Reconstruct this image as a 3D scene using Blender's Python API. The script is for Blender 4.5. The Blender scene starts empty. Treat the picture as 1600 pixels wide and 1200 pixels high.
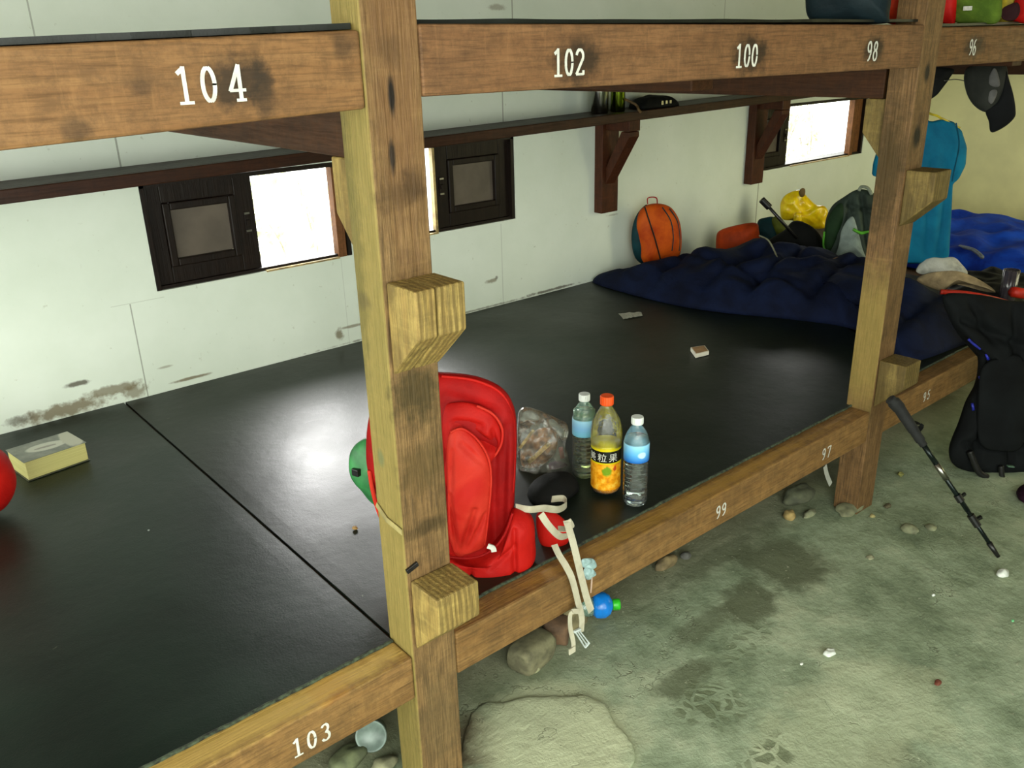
import bpy, bmesh, math, random
from mathutils import Vector, Matrix, noise
random.seed(7)
S = bpy.context.scene
COL = S.collection
PI = math.pi

# ---------------------------------------------------------------- camera
AZ, PT, RL, F = 0.69134563, 0.37519144, -0.02755522, 1327.665
CAM = Vector((-0.71557, -1.19850, 1.5))
_f = Vector((math.sin(AZ)*math.cos(PT), math.cos(AZ)*math.cos(PT), -math.sin(PT)))
_r = Vector((math.cos(AZ), -math.sin(AZ), 0)); _u = _r.cross(_f)
R2 = _r*math.cos(RL)+_u*math.sin(RL); U2 = -_r*math.sin(RL)+_u*math.cos(RL)
cd = bpy.data.cameras.new('camera'); cam = bpy.data.objects.new('camera', cd); COL.objects.link(cam)
cd.sensor_width = 36; cd.lens = F/1600*36; cd.clip_start = .02
M = Matrix((R2, U2, -_f)).transposed().to_4x4(); M.translation = CAM
cam.matrix_world = M
S.camera = cam

# ---------------------------------------------------------------- light and exposure
S.view_settings.view_transform = 'Standard'; S.view_settings.look = 'None'
S.view_settings.exposure = 1.15; S.view_settings.gamma = 1.0; S.view_settings.use_curve_mapping = False
W = bpy.data.worlds.new('daylight'); S.world = W; W.use_nodes = True
bg = W.node_tree.nodes['Background']; bg.inputs[0].default_value = (0.96, 1.0, 0.92, 1); bg.inputs[1].default_value = 2.0

def area(name, loc, target, sx, sy, power, col):
    l = bpy.data.lights.new(name, 'AREA'); l.shape = 'RECTANGLE'; l.size = sx; l.size_y = sy
    l.energy = power; l.color = col
    o = bpy.data.objects.new(name, l); COL.objects.link(o); o.location = loc
    o.rotation_euler = (Vector(target)-Vector(loc)).to_track_quat('-Z', 'Y').to_euler()
    return o
area('doorway_daylight', (-1.9, -2.9, 1.9), (0.6, 0.6, 0.6), 1.6, 1.8, 24, (0.94, 1.0, 0.84))
area('window_daylight_near', (1.15, 2.6, 1.45), (0.6, 1.0, 0.6), .9, .6, 36, (1.0, 0.99, 0.97))
area('window_daylight_middle', (1.9, 2.6, 1.45), (1.1, 0.9, 0.6), .6, .6, 28, (1.0, 0.99, 0.97))
area('window_daylight_far', (5.1, 2.6, 1.55), (4.2, 0.9, 0.6), 1.0, .6, 7, (1.0, 0.98, 0.95))
area('end_wall_fill', (4.3, -1.5, 1.3), (5.4, 0.9, 0.7), .9, 1.3, 20, (1.0, 0.96, 0.62))  # added fill that brightens the end wall; no doorway stands here

# ---------------------------------------------------------------- helpers
def ray(px, py):
    return R2*((px-800)/F)+U2*((600-py)/F)+_f
def at(px, py, ax, v):                      # photo point carried onto the plane x/y/z = v
    d = ray(px, py); k = 'xyz'.index(ax); t = (v-CAM[k])/d[k]; return CAM+d*t
def on(px, py, P, N):                       # photo point on the plane through P with normal N
    d = ray(px, py); t = (P-CAM).dot(N)/d.dot(N); return CAM+d*t
def lin(c):
    return tuple((x/255/12.92 if x/255 <= .04045 else ((x/255+.055)/1.055)**2.4) for x in c)

def tag(o, label=None, cat=None, group=None, kind=None):
    if label: o['label'] = label
    if cat: o['category'] = cat
    if group: o['group'] = group
    if kind: o['kind'] = kind
    return o
def empty(name, loc=(0, 0, 0), parent=None):
    o = bpy.data.objects.new(name, None); COL.objects.link(o); o.location = loc; o.empty_display_size = .05
    if parent: o.parent = parent
    return o
def link(name, bm, mat, parent=None, smooth=False, bevel=0, sub=0):
    bmesh.ops.recalc_face_normals(bm, faces=bm.faces[:])
    # geometry is written in world coordinates; origin moved to the base centre
    me = bpy.data.meshes.new(name)
    xs = [v.co for v in bm.verts]
    c = Vector(((min(v.x for v in xs)+max(v.x for v in xs))/2, (min(v.y for v in xs)+max(v.y for v in xs))/2, min(v.z for v in xs)))
    bm.to_mesh(me); bm.free()
    o = bpy.data.objects.new(name, me); COL.objects.link(o)
    if parent is None and KEEP[0] is False:
        me.transform(Matrix.Translation(-c)); o.location = c
    if parent is not None:
        o.parent = parent
        o.matrix_parent_inverse = Matrix.Identity(4)
        off = Vector(wloc(parent)); me.transform(Matrix.Translation(-off))
    for m in (mat if isinstance(mat, (list, tuple)) else [mat]): me.materials.append(m)
    if smooth:
        for p in me.polygons: p.use_smooth = True
    if bevel:
        b = o.modifiers.new('bevel', 'BEVEL'); b.width = bevel; b.segments = 2; b.limit_method = 'ANGLE'; b.angle_limit = .6
    if sub:
        s = o.modifiers.new('sub', 'SUBSURF'); s.levels = sub; s.render_levels = sub
    return o
KEEP = [False]
def wloc(o):
    v = Vector((0, 0, 0))
    while o is not None: v += o.location; o = o.parent
    return v
def NB(): return bmesh.new()
def hexa(bm, P):
    v = [bm.verts.new(p) for p in P]
    for f in ((0, 1, 2, 3), (7, 6, 5, 4), (0, 4, 5, 1), (1, 5, 6, 2), (2, 6, 7, 3), (3, 7, 4, 0)): bm.faces.new([v[i] for i in f])
def box(bm, x0, x1, y0, y1, z0, z1):
    hexa(bm, [(x0, y0, z0), (x1, y0, z0), (x1, y1, z0), (x0, y1, z0), (x0, y0, z1), (x1, y0, z1), (x1, y1, z1), (x0, y1, z1)])
def bar(bm, a, b, w, h, up=(0, 0, 1)):
    a = Vector(a); b = Vector(b); d = (b-a).normalized(); s = d.cross(Vector(up)).normalized(); u = s.cross(d)
    P = []
    for p in (a, b):
        for (i, j) in ((-1, -1), (1, -1), (1, 1), (-1, 1)): P.append(p+s*(i*w/2)+u*(j*h/2))
    hexa(bm, P)
def prism(bm, pts, off):
    off = Vector(off); a = [bm.verts.new(p) for p in pts]; b = [bm.verts.new(Vector(p)+off) for p in pts]
    bm.faces.new(a); bm.faces.new(b[::-1]); n = len(a)
    for i in range(n): bm.faces.new((a[i], b[i], b[(i+1) % n], a[(i+1) % n]))
def smoothpath(P, n=8):
    P = [Vector(p) for p in P]
    if len(P) < 3: return P
    out = []
    for i in range(len(P)-1):
        p0 = P[max(i-1, 0)]; p1 = P[i]; p2 = P[i+1]; p3 = P[min(i+2, len(P)-1)]
        for k in range(n):
            t = k/n
            out.append(.5*((2*p1)+(-p0+p2)*t+(2*p0-5*p1+4*p2-p3)*t*t+(-p0+3*p1-3*p2+p3)*t**3))
    out.append(P[-1]); return out
def tube(bm, P, r, seg=8, sm=True):
    P = smoothpath(P) if sm else [Vector(p) for p in P]
    n = len(P); rings = []; side = None
    for i, p in enumerate(P):
        d = (P[min(i+1, n-1)]-P[max(i-1, 0)]).normalized()
        if side is None: side = d.orthogonal().normalized()
        side = (side-d*side.dot(d)).normalized(); up = d.cross(side)
        rr = r[min(int(i/(n-1)*(len(r)-1)+.5), len(r)-1)] if isinstance(r, (list, tuple)) else r
        rings.append([bm.verts.new(p+side*math.cos(2*PI*k/seg)*rr+up*math.sin(2*PI*k/seg)*rr) for k in range(seg)])
    for a, b in zip(rings, rings[1:]):
        for k in range(seg): bm.faces.new((a[k], a[(k+1) % seg], b[(k+1) % seg], b[k]))
    bm.faces.new(rings[0][::-1]); bm.faces.new(rings[-1])
def ribbon(bm, P, w, th, side, sm=True):
    """flat webbing: P path, side = width direction (vector or list)"""
    P = smoothpath(P) if sm else [Vector(p) for p in P]
    n = len(P); rings = []
    for i, p in enumerate(P):
        d = (P[min(i+1, n-1)]-P[max(i-1, 0)]).normalized()
        s = side[min(int(i/(n-1)*(len(side)-1)+.5), len(side)-1)] if isinstance(side, list) else side
        s = Vector(s); s = (s-d*s.dot(d)).normalized(); u = d.cross(s)
        rings.append([bm.verts.new(p+s*a*w/2+u*b*th/2) for a, b in ((-1, -1), (1, -1), (1, 1), (-1, 1))])
    for a, b in zip(rings, rings[1:]):
        for k in range(4): bm.faces.new((a[k], a[(k+1) % 4], b[(k+1) % 4], b[k]))
    bm.faces.new(rings[0][::-1]); bm.faces.new(rings[-1])
def lathe(bm, prof, c, seg=32, rib=None):
    c = Vector(c); rings = []
    for (r, z) in prof:
        rings.append([bm.verts.new(c+Vector((math.cos(2*PI*k/seg)*r*(1+(rib(k/seg, z) if rib else 0)), math.sin(2*PI*k/seg)*r*(1+(rib(k/seg, z) if rib else 0)), z))) for k in range(seg)])
    for a, b in zip(rings, rings[1:]):
        for k in range(seg): bm.faces.new((a[k], a[(k+1) % seg], b[(k+1) % seg], b[k]))
    bm.faces.new(rings[0][::-1]); bm.faces.new(rings[-1])
def resample(P, n, closed=True):
    P = [Vector(p) for p in P]; m = len(P)
    if closed: P = P+[P[0]]
    L = [0]
    for a, b in zip(P, P[1:]): L.append(L[-1]+(b-a).length)
    out = []; j = 0
    for i in range(n):
        s = L[-1]*i/n
        while L[j+1] < s: j += 1
        t = (s-L[j])/max(L[j+1]-L[j], 1e-9); out.append(P[j].lerp(P[j+1], t))
    return out
def catclosed(P, n=6):
    P = [Vector(p) for p in P]; m = len(P); out = []
    for i in range(m):
        p0, p1, p2, p3 = P[i-1], P[i], P[(i+1) % m], P[(i+2) % m]
        for k in range(n):
            t = k/n
            out.append(.5*((2*p1)+(-p0+p2)*t+(2*p0-5*p1+4*p2-p3)*t*t+(-p0+3*p1-3*p2+p3)*t**3))
    return out
def puff(bm, outline, N, front, back, rings=10, n=72, pw=2.2, wr=0.0, ws=12, smooth=True, seed=0, hfun=None, cen=None, fold=0.0, flatback=False, cre=()):
    """a stuffed, sewn shape: closed outline (3-D points in a plane), bulging by front along N and by back against it"""
    N = Vector(N).normalized()
    P = catclosed(outline) if smooth else [Vector(p) for p in outline]
    P = resample(P, n); c = Vector(cen) if cen is not None else sum(P, Vector())/n
    sv = Vector((seed*3.1, seed*1.7, seed*.9))
    def mk(sgn, dep):
        R = []
        for k in range(rings+1):
            s = 1-(k/rings)**1.4 if k else 1.0
            h = dep*max(0, 1-s**pw)**.55
            ring = []
            if k == rings:
                q = c.copy(); hh = h*(hfun(q) if hfun else 1)
                hh += (noise.noise((q+sv)*ws)*wr)*(1 if dep > 0 else 0)
                R.append([q+N*sgn*hh]); continue
            for p in P:
                q = c+(p-c)*s
                hh = h*(hfun(q) if hfun else 1)
                w = min(1, (1-s)*5)
                hh += w*wr*noise.noise((q+sv)*ws)+w*fold*(1-abs(noise.noise((q+sv)*ws*.6))*3)
                for (ca, cb, cdp, cw) in cre:
                    if sgn < 0: break
                    e = cb-ca; tt = max(0, min(1, (q-ca).dot(e)/max(e.dot(e), 1e-9))); dd_ = (q-(ca+e*tt)); dd_ = (dd_-N*dd_.dot(N)).length
                    hh -= w*cdp*math.exp(-(dd_/cw)**2)*(1-.5*abs(tt-.5))
                if flatback and sgn < 0: hh = h
                ring.append(q+N*sgn*hh)
            R.append(ring)
        return R
    A = mk(1, front); B = mk(-1, back)
    va = [[bm.verts.new(p) for p in r] for r in A]; vb = [va[0]]+[[bm.verts.new(p) for p in r] for r in B[1:]]
    for V in (va, vb):
        for r0, r1 in zip(V, V[1:]):
            if len(r1) == 1:
                for i in range(n): bm.faces.new((r0[i], r0[(i+1) % n], r1[0]))
            else:
                for i in range(n): bm.faces.new((r0[i], r0[(i+1) % n], r1[(i+1) % n], r1[i]))
def pxs(L, P, N): return [on(x, y, Vector(P), Vector(N)) for x, y in L]

# ---------------------------------------------------------------- materials
class NT:
    def __init__(s, name):
        s.m = bpy.data.materials.new(name); s.m.use_nodes = True; s.t = s.m.node_tree; s.n = s.t.nodes
        s.b = s.n['Principled BSDF']; s.out = s.n['Material Output']; s.tc = s.n.new('ShaderNodeTexCoord')
        s.geo = None
    def pos(s):
        if not s.geo: s.geo = s.n.new('ShaderNodeNewGeometry')
        return s.geo.outputs['Position']
    def L(s, a, b): s.t.links.new(a, b)
    def math(s, op, a, b=0.0, c=None):
        x = s.n.new('ShaderNodeMath'); x.operation = op
        for i, v in enumerate((a, b) if c is None else (a, b, c)):
            if isinstance(v, (int, float)): x.inputs[i].default_value = v
            else: s.L(v, x.inputs[i])
        return x.outputs[0]
    def noise(s, vec, scale, detail=4, rough=.55, dist=0):
        x = s.n.new('ShaderNodeTexNoise'); x.inputs['Scale'].default_value = scale; x.inputs['Detail'].default_value = detail
        x.inputs['Roughness'].default_value = rough; x.inputs['Distortion'].default_value = dist; s.L(vec, x.inputs['Vector']); return x
    def mapv(s, vec, sc=(1, 1, 1), loc=(0, 0, 0)):
        x = s.n.new('ShaderNodeMapping'); x.inputs['Scale'].default_value = sc; x.inputs['Location'].default_value = loc; s.L(vec, x.inputs['Vector']); return x.outputs[0]
    def ramp(s, fac, stops):
        x = s.n.new('ShaderNodeValToRGB'); e = x.color_ramp.elements
        while len(e) < len(stops): e.new(.5)
        for i, (p, c) in enumerate(stops): e[i].position = p; e[i].color = (*c, 1) if len(c) == 3 else c
        s.L(fac, x.inputs[0]); return x.outputs[0]
    def n_sep(s, v, i):
        x = s.n.new('ShaderNodeSeparateXYZ'); s.L(v, x.inputs[0]); return x.outputs[i]
    def mix(s, fac, a, b, mode='MIX'):
        x = s.n.new('ShaderNodeMix'); x.data_type = 'RGBA'; x.blend_type = mode
        for i, v in ((0, fac), (6, a), (7, b)):
            if isinstance(v, (int, float)): x.inputs[i].default_value = v
            elif isinstance(v, tuple): x.inputs[i].default_value = (*v, 1)
            else: s.L(v, x.inputs[i])
        return x.outputs[2]
    def mr(s, v, a, b, c=0, d=1):
        x = s.n.new('ShaderNodeMapRange'); s.L(v, x.inputs[0])
        for i, k in enumerate((a, b, c, d)): x.inputs[i+1].default_value = k
        return x.outputs[0]
    def blob(s, P, c, r, nz=.5, ns=18, soft=.35):
        """0..1 patch around world point c with ragged edge"""
        no = s.noise(P, ns, 5, .65)
        a = s.n.new('ShaderNodeVectorMath'); a.operation = 'SUBTRACT'; s.L(P, a.inputs[0]); a.inputs[1].default_value = c
        b = s.n.new('ShaderNodeVectorMath'); b.operation = 'DIVIDE'; s.L(a.outputs[0], b.inputs[0]); b.inputs[1].default_value = r
        l = s.n.new('ShaderNodeVectorMath'); l.operation = 'LENGTH'; s.L(b.outputs[0], l.inputs[0])
        v = s.math('ADD', l.outputs['Value'], s.math('MULTIPLY', s.math('SUBTRACT', no.outputs[0], .5), nz*2))
        return s.mr(v, 1.0, 1.0-soft)
    def bump(s, h, st, dist=.01):
        x = s.n.new('ShaderNodeBump'); x.inputs['Strength'].default_value = st; x.inputs['Distance'].default_value = dist
        s.L(h, x.inputs['Height']); s.L(x.outputs[0], s.b.inputs['Normal'])
    def done(s, col=None, rough=None):
        if col is not None:
            if isinstance(col, tuple): s.b.inputs['Base Color'].default_value = (*col, 1)
            else: s.L(col, s.b.inputs['Base Color'])
        if rough is not None:
            if isinstance(rough, (int, float)): s.b.inputs['Roughness'].default_value = rough
            else: s.L(rough, s.b.inputs['Roughness'])
        return s.m

def wood(name, c1, c2, axis='x', blobs=(), dark=(0.02, 0.016, 0.01), rough=.62, stain=.5, sc=1.0, bump=.5, wk=.80, rings=False, streak=.5):
    t = NT(name); P = t.pos()
    st = {'x': (1.5, 26, 26), 'y': (26, 1.5, 26), 'z': (26, 26, 1.5)}[axis]
    v = t.mapv(P, tuple(k*sc for k in st))
    g = t.noise(v, 1.6, 6, .6, .6); g2 = t.noise(t.mapv(P, tuple(k*4 for k in st)), 2.0, 3, .6)
    c1 = [k*wk for k in c1]; c2 = [k*wk for k in c2]
    c1 = [k*.86+(sum(c1)/3)*.14 for k in c1]; c2 = [k*.86+(sum(c2)/3)*.14 for k in c2]
    mid = [(a+b)/2 for a, b in zip(c1, c2)]; c2 = [a*.65+b*.35 for a, b in zip(c2, mid)]
    col = t.ramp(g.outputs[0], [(.3, lin(c2)), (.5, lin(mid)), (.7, lin([a*.6+b*.4 for a, b in zip(c1, mid)]))])
    col = t.mix(t.math('MULTIPLY', t.mr(g2.outputs[0], .48, .70), streak), col, lin([k*.45 for k in c2]))
    mot = t.noise(P, 26, 8, .8); col = t.mix(t.mr(mot.outputs[0], .44, .60, 0, .5), col, lin([k*.62 for k in mid]))
    mo2 = t.noise(t.mapv(P, {'x': (60, 8, 8), 'y': (8, 60, 8), 'z': (8, 8, 60)}[axis]), 1.0, 5, .7); col = t.mix(t.mr(mo2.outputs[0], .55, .75, 0, .3), col, lin([k*1.18 for k in c1]))
    t.b.inputs['Specular IOR Level'].default_value = .22
    if rings:
        wv = t.n.new('ShaderNodeTexWave'); wv.bands_direction = 'X'; wv.inputs['Scale'].default_value = 26; wv.inputs['Distortion'].default_value = 9; wv.inputs['Detail'].default_value = 2; wv.inputs['Detail Scale'].default_value = .45
        t.L(t.mapv(P, (1, .8, .32)), wv.inputs['Vector']); col = t.mix(t.mr(wv.outputs['Color'], .35, .75, .55, 0), col, lin([k*.62 for k in c2]))
    big = t.noise(t.mapv(P, {'x': (3, 7, 7), 'y': (7, 3, 7), 'z': (7, 7, 3)}[axis]), 1.1, 6, .7, .3)
    col = t.mix(t.math('MULTIPLY', t.mr(big.outputs[0], .5, .72), stain), col, dark)
    for bl in blobs:
        c, r, k = bl[0], bl[1], bl[2]
        bc = lin(bl[3]) if len(bl) > 3 else dark
        nz = bl[4] if len(bl) > 4 else .45
        col = t.mix(t.math('MULTIPLY', t.blob(P, c, r, nz, 34, .55), k), col, bc)
    h = t.math('ADD', g2.outputs[0], t.math('MULTIPLY', g.outputs[0], 2.0))
    t.bump(h, bump, .004)
    return t.done(col, t.mr(g2.outputs[0], .3, .8, rough-.08, rough+.15))
def plain(name, c, rough=.6, var=.12, ns=25, bump=.15, metal=0, sheen=0, c2=None, spec=None):
    t = NT(name); P = t.pos(); n = t.noise(P, ns, 4)
    c2 = c2 or [k*(1-var*2.2) for k in c]
    col = t.ramp(n.outputs[0], [(.35, lin(c2)), (.65, lin(c))])
    if bump: t.bump(n.outputs[0], bump, .006)
    t.b.inputs['Metallic'].default_value = metal
    if spec is not None: t.b.inputs['Specular IOR Level'].default_value = spec
    return t.done(col, rough)
def cloth(name, c, rough=.8, c2=None, ns=9, bump=.35, weave=350, k_=.80):
    c = [k*k_ for k in c]; c2 = [k*k_ for k in c2] if c2 else None
    t = NT(name); P = t.pos(); n = t.noise(P, ns, 5, .6, .4); w = t.noise(P, weave, 2)
    c2 = c2 or [k*.72 for k in c]
    col = t.ramp(n.outputs[0], [(.35, lin(c2)), (.62, lin(c))])
    col = t.mix(t.math('MULTIPLY', w.outputs[0], .25), col, lin([k*.6 for k in c]))
    h = t.math('ADD', n.outputs[0], t.math('MULTIPLY', w.outputs[0], .03)); t.bump(h, bump, .02)
    t.b.inputs['Specular IOR Level'].default_value = .15
    return t.done(col, rough)
def clear(name, tint=(1, 1, 1), haze=.08, hcol=(.8, .85, .8), rough=.08, gl=.5):
    """thin clear plastic: transparent with glossy fresnel and a little haze"""
    t = NT(name); n = t.n
    tr = n.new('ShaderNodeBsdfTransparent'); tr.inputs[0].default_value = (*tint, 1)
    gloss = n.new('ShaderNodeBsdfGlossy'); gloss.inputs['Roughness'].default_value = rough
    df = n.new('ShaderNodeBsdfDiffuse'); df.inputs[0].default_value = (*hcol, 1)
    lw = n.new('ShaderNodeLayerWeight'); lw.inputs[0].default_value = gl
    m1 = n.new('ShaderNodeMixShader'); m1.inputs[0].default_value = haze; t.L(tr.outputs[0], m1.inputs[1]); t.L(df.outputs[0], m1.inputs[2])
    m2 = n.new('ShaderNodeMixShader'); t.L(t.math('MULTIPLY', lw.outputs['Fresnel'], 1.0), m2.inputs[0]); t.L(m1.outputs[0], m2.inputs[1]); t.L(gloss.outputs[0], m2.inputs[2])
    t.L(m2.outputs[0], t.out.inputs['Surface'])
    bp = n.new('ShaderNodeBump'); bp.inputs['Strength'].default_value = .25; bp.inputs['Distance'].default_value = .01
    no = t.noise(t.pos(), 60, 3); t.L(no.outputs[0], bp.inputs['Height']); t.L(bp.outputs[0], gloss.inputs['Normal']); t.L(bp.outputs[0], lw.inputs['Normal'])
    return t.m
def liquid(name, col, ior=1.33):
    t = NT(name); t.b.inputs['Transmission Weight'].default_value = 1; t.b.inputs['IOR'].default_value = ior
    return t.done(tuple(col), .03)

# ---------------------------------------------------------------- shell of the room
D = 1.81; XE = 5.4; ZC = 2.65
LT = .377                                    # top of the sleeping platform
def wall_mat():
    t = NT('painted_wall_boards'); P = t.pos()
    n = t.noise(P, 2.2, 5, .6); f = t.noise(P, 40, 4, .6)
    col = t.ramp(n.outputs[0], [(.3, lin((212, 222, 206))), (.7, lin((226, 234, 221)))])
    sp = t.mr(f.outputs[0], .68, .74); col = t.mix(t.math('MULTIPLY', sp, .35), col, lin((150, 150, 120)))
    sep = t.n.new('ShaderNodeSeparateXYZ'); t.L(P, sep.inputs[0]); X, Y, Z = sep.outputs
    # board joints
    def vline(x, z0, z1, w=.0022, k=.7):
        nonlocal col
        a = t.math('LESS_THAN', t.math('ABSOLUTE', t.math('SUBTRACT', X, x)), w)
        b = t.math('MULTIPLY', t.math('GREATER_THAN', Z, z0), t.math('LESS_THAN', Z, z1))
        col = t.mix(t.math('MULTIPLY', t.math('MULTIPLY', a, b), k), col, lin((96, 98, 78)))
    for a in ((.083, .3, .72, .0022, .6), (.905, .3, .75, .0015, .2), (1.735, .3, .76, .0025, .25), (3.73, .3, .78, .004, .7),
              (.138, 1.15, 1.5, .003, .6), (1.765, 1.2, 1.5, .003, .6), (-.035, 1.5, 2.6, .0025, .5), (1.832, 1.5, 2.6, .003, .6), (3.3, 1.5, 2.6, .003, .4)): vline(*a)
    hz = t.math('LESS_THAN', t.math('ABSOLUTE', t.math('SUBTRACT', Z, .722)), .0012)
    hx = t.math('MULTIPLY', t.math('GREATER_THAN', X, .02), t.math('LESS_THAN', X, .2))
    col = t.mix(t.math('MULTIPLY', t.math('MULTIPLY', hz, hx), .3), col, lin((130, 134, 110)))
    # peeling and rot along the foot of the wall
    br = lin((112, 98, 66)); dk = lin((70, 60, 40))
    for c, r, k, cc, nz in (((-.19, D, .405), (.19, .3, .030), .85, br, .9), ((-.02, D, .432), (.12, .3, .022), .75, br, .95), ((-.13, D, .485), (.05, .3, .012), .85, dk, .7),
                    ((.04, D, .41), (.05, .3, .03), .7, br, 1.), ((.245, D, .405), (.085, .3, .007), .85, br, .5), ((.16, D, .47), (.03, .3, .006), .5, br, .5), ((-.33, D, .41), (.05, .3, .02), .6, dk, .8),
                    ((.865, D, .43), (.022, .3, .03), .8, br, .9), ((.93, D, .452), (.08, .3, .008), .7, br, .6),
                    ((1.672, D, .505), (.04, .3, .012), .7, br, .9), ((1.7, D, .515), (.012, .3, .012), .7, dk, .6), ((2.05, D, .39), (.2, .3, .008), .8, dk, 1.), ((1.4, D, .385), (.7, .3, .006), .6, dk, 1.),
                    ((1.75, D, 1.665), (.06, .3, .015), .5, br, .9), ((2.47, D, .7), (.05, .3, .006), .4, br, .9)):
        col = t.mix(t.math('MULTIPLY', t.blob(P, c, r, nz, 26, .5), k), col, cc)
    t.bump(f.outputs[0], .12, .004)
    return t.done(col, .55)
m_wall = wall_mat()
m_endwall = plain('yellowish_end_wall', (206, 202, 150), .6, .05, 3, .05)  # pale yellow tone, nearly even over the wall

KEEP[0] = True
def struct(name, bm, m, **k):
    o = link(name, bm, m, **k); o['kind'] = 'structure'; return o

WIN = [(.18, .96, .745, 1.115), (1.05, 1.825, .771, 1.145), (3.70, 4.90, .785, 1.155)]
bm = NB()
xs = sorted({-2.6, XE+.12}|{w for a in WIN for w in a[:2]})
for x0, x1 in zip(xs, xs[1:]):
    w = [a for a in WIN if a[0] <= x0+1e-6 and a[1] >= x1-1e-6]
    if w: box(bm, x0, x1, D, D+.1, -.02, w[0][2]); box(bm, x0, x1, D, D+.1, w[0][3], ZC)
    else: box(bm, x0, x1, D, D+.1, -.02, ZC)
struct('wall_back', bm, m_wall)
bm = NB(); box(bm, XE, XE+.12, -2.7, D, -.02, ZC); struct('wall_right', bm, m_endwall)
bm = NB(); box(bm, .9, XE, -2.7, -2.58, -.02, ZC); struct('wall_front', bm, plain('front_wall_paint', (150, 150, 120), .7, .1, 4))
bm = NB(); box(bm, -2.6, XE+.12, -2.7, D+.1, ZC, ZC+.1); struct('ceiling', bm, plain('ceiling_boards', (120, 100, 70), .7, .15, 4))

def floor_mat():
    t = NT('worn_concrete'); P = t.pos()
    a = t.noise(P, 2.6, 8, .66, .15); b = t.noise(P, 9, 8, .68, .0); c = t.noise(P, 70, 4, .6)
    v = t.math('ADD', t.math('MULTIPLY', a.outputs[0], .55), t.math('MULTIPLY', b.outputs[0], .45))
    col = t.ramp(v, [(.38, lin((104, 118, 92))), (.46, lin((132, 147, 118))), (.54, lin((154, 168, 139))), (.66, lin((184, 193, 162)))])
    dk = lin((92, 98, 72))
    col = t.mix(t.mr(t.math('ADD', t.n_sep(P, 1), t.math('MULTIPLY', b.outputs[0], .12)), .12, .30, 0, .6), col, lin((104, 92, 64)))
    col = t.mix(t.math('MULTIPLY', t.blob(P, (.17, .06, 0), (.10, .12, .3), .5, 12, .4), .8), col, lin((92, 76, 52)))  # dark brown earth, with the shadow between post and slab painted in
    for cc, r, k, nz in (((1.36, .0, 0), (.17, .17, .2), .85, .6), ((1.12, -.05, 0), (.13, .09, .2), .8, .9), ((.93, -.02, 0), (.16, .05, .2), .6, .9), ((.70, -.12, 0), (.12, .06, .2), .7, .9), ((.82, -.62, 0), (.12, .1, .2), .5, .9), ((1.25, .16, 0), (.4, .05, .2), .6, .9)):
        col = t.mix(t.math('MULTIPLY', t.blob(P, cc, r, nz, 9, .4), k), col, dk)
    for cc, r, k, nz in (((.34, -.06, 0), (.22, .22, .3), .85, .35), ((.9, -.5, 0), (.35, .2, .3), .4, .9)):
        col = t.mix(t.math('MULTIPLY', t.blob(P, cc, r, nz, 6, .3), k), col, lin((196, 202, 166)))
    # cobbles showing through
    vo = t.n.new('ShaderNodeTexVoronoi'); vo.feature = 'DISTANCE_TO_EDGE'; vo.inputs['Scale'].default_value = 24
    nv = t.noise(P, 7, 3); sc = t.n.new('ShaderNodeVectorMath'); sc.operation = 'SCALE'; t.L(nv.outputs['Color'], sc.inputs[0]); sc.inputs['Scale'].default_value = .12
    ad = t.n.new('ShaderNodeVectorMath'); ad.operation = 'ADD'; t.L(P, ad.inputs[0]); t.L(sc.outputs[0], ad.inputs[1]); t.L(ad.outputs[0], vo.inputs['Vector'])
    stone = t.mr(vo.outputs['Distance'], .10, .16)
    reg = t.math('MAXIMUM', t.blob(P, (.70, -.22, 0), (.10, .09, .3), .8, 14, .4), t.blob(P, (.66, -.42, 0), (.10, .05, .3), .8, 14, .4))
    reg = t.math('MAXIMUM', reg, t.math('MULTIPLY', t.blob(P, (.95, -.14, 0), (.14, .07, .3), .8, 14, .5), .7))
    s2 = t.math('MULTIPLY', stone, reg)
    col = t.mix(t.math('MULTIPLY', s2, .75), col, lin((100, 110, 80)))
    # cracks
    v2 = t.n.new('ShaderNodeTexVoronoi'); v2.feature = 'DISTANCE_TO_EDGE'; v2.inputs['Scale'].default_value = 1.3
    nv2 = t.noise(P, 2.6, 6, .65); s3 = t.n.new('ShaderNodeVectorMath'); s3.operation = 'SCALE'; t.L(nv2.outputs['Color'], s3.inputs[0]); s3.inputs['Scale'].default_value = .8
    a3 = t.n.new('ShaderNodeVectorMath'); a3.operation = 'ADD'; t.L(P, a3.inputs[0]); t.L(s3.outputs[0], a3.inputs[1]); t.L(a3.outputs[0], v2.inputs['Vector'])
    cr = t.math('MULTIPLY', t.mr(v2.outputs['Distance'], .006, .0), t.mr(b.outputs[0], .45, .6))
    col = t.mix(t.math('MULTIPLY', cr, .6), col, lin((78, 78, 56)))
    sp = t.mr(c.outputs[0], .66, .72); col = t.mix(t.math('MULTIPLY', sp, .5), col, lin((210, 212, 184)))
    h = t.math('ADD', t.math('MULTIPLY', b.outputs[0], 1.6), t.math('ADD', t.math('MULTIPLY', c.outputs[0], .25), t.math('MULTIPLY', s2, -.15)))
    h = t.math('SUBTRACT', h, t.math('MULTIPLY', cr, .7))
    t.bump(h, .4, .02)
    return t.done(col, .85)
bm = NB()
x0, x1, y0, y1, nx, ny = -2.6, XE, -2.6, D, 160, 100
G = []
for j in range(ny+1):
    row = []
    for i in range(nx+1):
        x = x0+(x1-x0)*i/nx; y = y0+(y1-y0)*j/ny
        z = -.006+.008*noise.noise(Vector((x*2, y*2, 0)))+.004*noise.noise(Vector((x*9, y*9, 3)))
        row.append(bm.verts.new((x, y, z)))
    G.append(row)
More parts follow.
